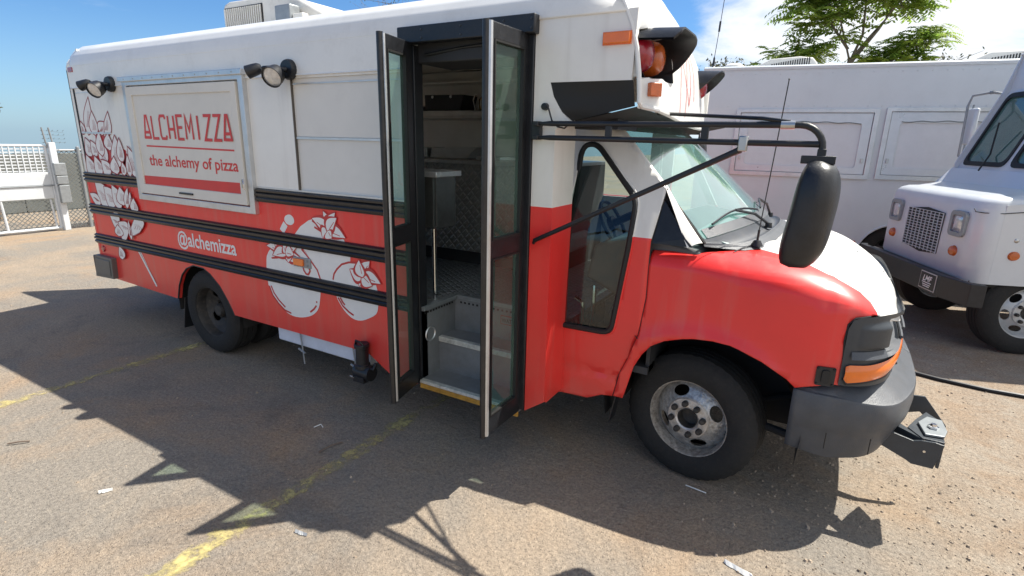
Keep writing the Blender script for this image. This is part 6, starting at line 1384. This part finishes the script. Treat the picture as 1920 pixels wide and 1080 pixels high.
# tall one: trunk leaves the roof line behind the truck and forks
X0, YT = -.07, 16.0
heaven_tree('tall light green tree with pinnate leaves rising above the white truck roof', (X0, YT, 0),
    [[(X0 + .15, YT, 0), (X0 + .02, YT, 2.6), (X0, YT, 3.9), (X0 - .25, YT, 4.6), (X0 - .55, YT, 5.4), (X0 - .6, YT, 6.2)],
     [(X0, YT, 3.7), (X0 + .2, YT, 4.4), (X0 + .15, YT + .1, 5.2), (X0 + .05, YT, 6.1), (X0 + .1, YT, 6.9)],
     [(X0, YT, 3.7), (X0 + .5, YT, 4.5), (X0 + .8, YT - .1, 5.1), (X0 + 1.1, YT, 5.9)],
     [(X0, YT, 3.8), (X0 + .35, YT, 4.35), (X0 + .65, YT + .2, 4.8), (X0 + .9, YT, 5.2)],
     [(X0 - .05, YT, 4.1), (X0 - .5, YT, 4.7), (X0 - .9, YT, 5.0)]],
    [((X0 - .75, YT, 4.75), .5, 16), ((X0 - .95, YT, 5.25), .55, 22), ((X0 - .5, YT, 5.5), .6, 26), ((X0 - .35, YT + .2, 4.95), .45, 14), ((X0 + .35, YT, 5.35), .6, 24), ((X0 + .95, YT, 5.3), .6, 30), ((X0 + .75, YT, 5.8), .7, 30), ((X0 + .1, YT, 6.1), .8, 36), ((X0 - .7, YT, 6.2), .8, 30), ((X0 + .6, YT + .2, 6.6), .8, 30), ((X0 - .1, YT, 6.9), .8, 30), ((X0 + .9, YT, 4.9), .35, 8), ((X0 - .3, YT, 4.35), .3, 6)], 5, 'pinnate-leaved trees behind the trucks')
heaven_tree('low green bush of pinnate leaves left of the tall tree above the truck roof', (-1.35, YT, 0),
    [[(-1.35, YT, 0), (-1.3, YT, 2.5), (-1.25, YT, 3.9)], [(-1.32, YT, 2.4), (-1.7, YT, 3.6)]], [((-1.05, YT, 4.05), .45, 34), ((-1.5, YT, 3.95), .45, 24), ((-1.85, YT, 3.65), .35, 14), ((-.75, YT, 4.0), .35, 14), ((-1.2, YT, 4.4), .25, 6)], 8, 'pinnate-leaved trees behind the trucks', fl=.5)
heaven_tree('broad green bush of pinnate leaves right of the tall tree above the truck roof', (.9, YT, 0),
    [[(.9, YT, 0), (.85, YT, 2.5), (.8, YT, 3.8)], [(.9, YT, 2.3), (1.3, YT, 3.9)]], [((.45, YT, 3.85), .4, 26), ((.85, YT, 4.0), .45, 36), ((1.2, YT, 4.15), .4, 30), ((1.5, YT, 4.35), .35, 20), ((.2, YT, 3.8), .3, 12), ((1.1, YT, 3.75), .4, 26)], 11, 'pinnate-leaved trees behind the trucks', fl=.5)
def bare_bush(label, base, top, r, n, seed):
    rng = random.Random(seed); t = thing('shrub', label, 'shrub', base, world=True); mb = MB(); cr = MB(); b = Vector(base); T = Vector(top)
    mb.tube([b, b.lerp(T, .5) + Vector((.1, 0, 0)), T], .05, 7, radii=[.08, .05, .02])
    for k in range(n):
        s_ = b.lerp(T, rng.uniform(.55, 1)); e = T + Vector((rng.gauss(0, r), rng.gauss(0, r * .6), rng.uniform(-.3, .35) * r)); mb.tube([s_, (s_ + e) / 2 + Vector((0, 0, .05)), e], .008, 4, radii=[.014, .009, .004])
        for q in range(7):
            c = s_.lerp(e, rng.uniform(.4, 1.05)) + Vector((rng.gauss(0, .05), rng.gauss(0, .05), rng.gauss(0, .05))); u_ = Vector((rng.uniform(-1, 1), rng.uniform(-1, 1), rng.uniform(-1, 1))).normalized() * .05; w_ = u_.orthogonal().normalized() * .025
            vs = [cr.bm.verts.new(c + x) for x in (-u_, w_, u_, -w_)]; cr._f(vs)
    mb.build('trunk', P_bark, t); cr.build('crown', P_leafd, t, smooth=False)
bare_bush('thin dull shrub showing just right of the bus front above the truck roof', (-3.3, 18, 0), (-3.2, 18, 4.15), .45, 60, 3)
bare_bush('sparse grey shrub top beside the right roof unit of the white truck', (1.8, 18, 0), (1.85, 18, 4.0), .5, 26, 4)
bare_bush('bare reddish branches just above the roof of the red bus', (-20, 22, 0), (-19.6, 22, 8.1), 1.2, 60, 9)
bare_bush('green branch tips beyond the yard gate', (-14.6, 4.25, 0), (-14.6, 4.25, 2.4), .35, 40, 12)

# ================================================================== SMALL GROUND THINGS
mb = MB(); P_ = [(.80, 5.30, .016), (1.0, 5.24, .016), (1.3, 5.20, .016), (1.7, 5.22, .016), (2.4, 5.15, .016), (3.4, 5.3, .016)]; mb.tube(P_, .016, 8); tag(mb.build('hose', P_hose), 'black hose lying on the ground behind the bus bumper', 'hose')
def scrap(name, pts, label, cat, m, w, seed):
    rng = random.Random(seed); mb = MB(); P_ = [Vector((a, b, 0)) for a, b in pts]; n = 14; V_ = []
    for i in range(n + 1):
        t = i / n; f = t * (len(P_) - 1); k = min(int(f), len(P_) - 2); p = P_[k].lerp(P_[k + 1], f - k); d = (P_[k + 1] - P_[k]).normalized(); s = Vector((-d.y, d.x, 0)); ww = w * (.6 + rng.uniform(-.15, .3)) * (.35 + .65 * math.sin(math.pi * min(.95, t + .12)))
        z = .006; V_.append((mb.bm.verts.new(p + s * ww + Vector((0, 0, z))), mb.bm.verts.new(p + Vector((0, 0, z + .012))), mb.bm.verts.new(p - s * ww + Vector((0, 0, z * .6)))))
    for a, b in zip(V_, V_[1:]):
        mb._f([a[0], b[0], b[1], a[1]]); mb._f([a[1], b[1], b[2], a[2]])
    o = mb.build(name, m, smooth=False); tag(o, label, cat)
scrap('paper_scrap', [(-.155, 2.235), (-.05, 2.205), (.06, 2.13)], 'crumpled white paper strip on the sunlit ground near the front bumper shadow', 'paper', P_paper, .022, 1)
scrap('paper_scrap', [(-3.02, 1.02), (-2.985, 1.07)], 'small pale paper scrap on the sunlit ground left of the door shadows', 'paper', P_paper, .012, 2)
scrap('paper_scrap', [(-1.93, 1.36), (-1.86, 1.37)], 'tiny paper shred beside the yellow line tip', 'paper', P_paper, .012, 6)
for P_, lab in (([(-2.365, 1.87, .01), (-2.35, 1.95, .018), (-2.33, 2.02, .01)], 'grey twig in the bus shadow in front of the door'), ([(-3.97, .96, .01), (-3.93, 1.0, .016), (-3.90, 1.04, .01)], 'short dark twig on the sunlit ground at far left'), ([(-.435, 2.712, .006), (-.38, 2.700, .010), (-.325, 2.700, .006)], 'thin pale stick lying at the foot of the front tyre'), ([(-2.62, 2.05, .008), (-2.60, 2.09, .016), (-2.57, 2.08, .008)], 'curled pale twig in the shade below the bus skirt')):
    mb = MB(); mb.tube(P_, .005 if 'pale' not in lab else .0032, 6); tag(mb.build('twig', P_wood if 'pale' not in lab else P_paper), lab, 'twig')
# loose stones, scattered as one mass
rng = random.Random(21); st = MB(); base_i = [Vector(v) for v in ((1, 0, -.3), (-.5, .87, -.3), (-.5, -.87, -.3), (0, 0, .9), (.4, .6, .4))]
def pebble(x, y, r):
    a = rng.uniform(0, 6.28); q = Quaternion((0, 0, 1), a); n = 5; low = []; up = []
    for k in range(n):
        th = 2 * math.pi * k / n + a; rr = r * rng.uniform(.75, 1.15); low.append(st.bm.verts.new((x + rr * math.cos(th), y + rr * math.sin(th), 0.0))); up.append(st.bm.verts.new((x + rr * .55 * math.cos(th + .2), y + rr * .55 * math.sin(th + .2), r * rng.uniform(.5, .9))))
    for k in range(n): st._f([low[k], low[(k + 1) % n], up[(k + 1) % n], up[k]])
    st._f(up)
for _ in range(9000):
    x = rng.uniform(-8, 3.2) if rng.random() < .5 else rng.uniform(-.5, 1.9); y = rng.uniform(.5, 7.5) if rng.random() < .45 else rng.uniform(.6, 3.6)
    dens_ = noise.noise(Vector((x * .8, y * .8, 0))) * .5 + .5 + (.35 if x > -.2 else 0)
    if rng.random() > dens_: continue
    pebble(x, y, min(.012, rng.expovariate(1 / (.0030 if x > -.1 else .0020)) + .0016))
o = st.build('loose_gravel', mat('gravel_stone', (.30, .24, .18), .85, var=.75, scale=14), smooth=False); tag(o, 'loose pale stones scattered over the yard', 'gravel', kind='stuff')
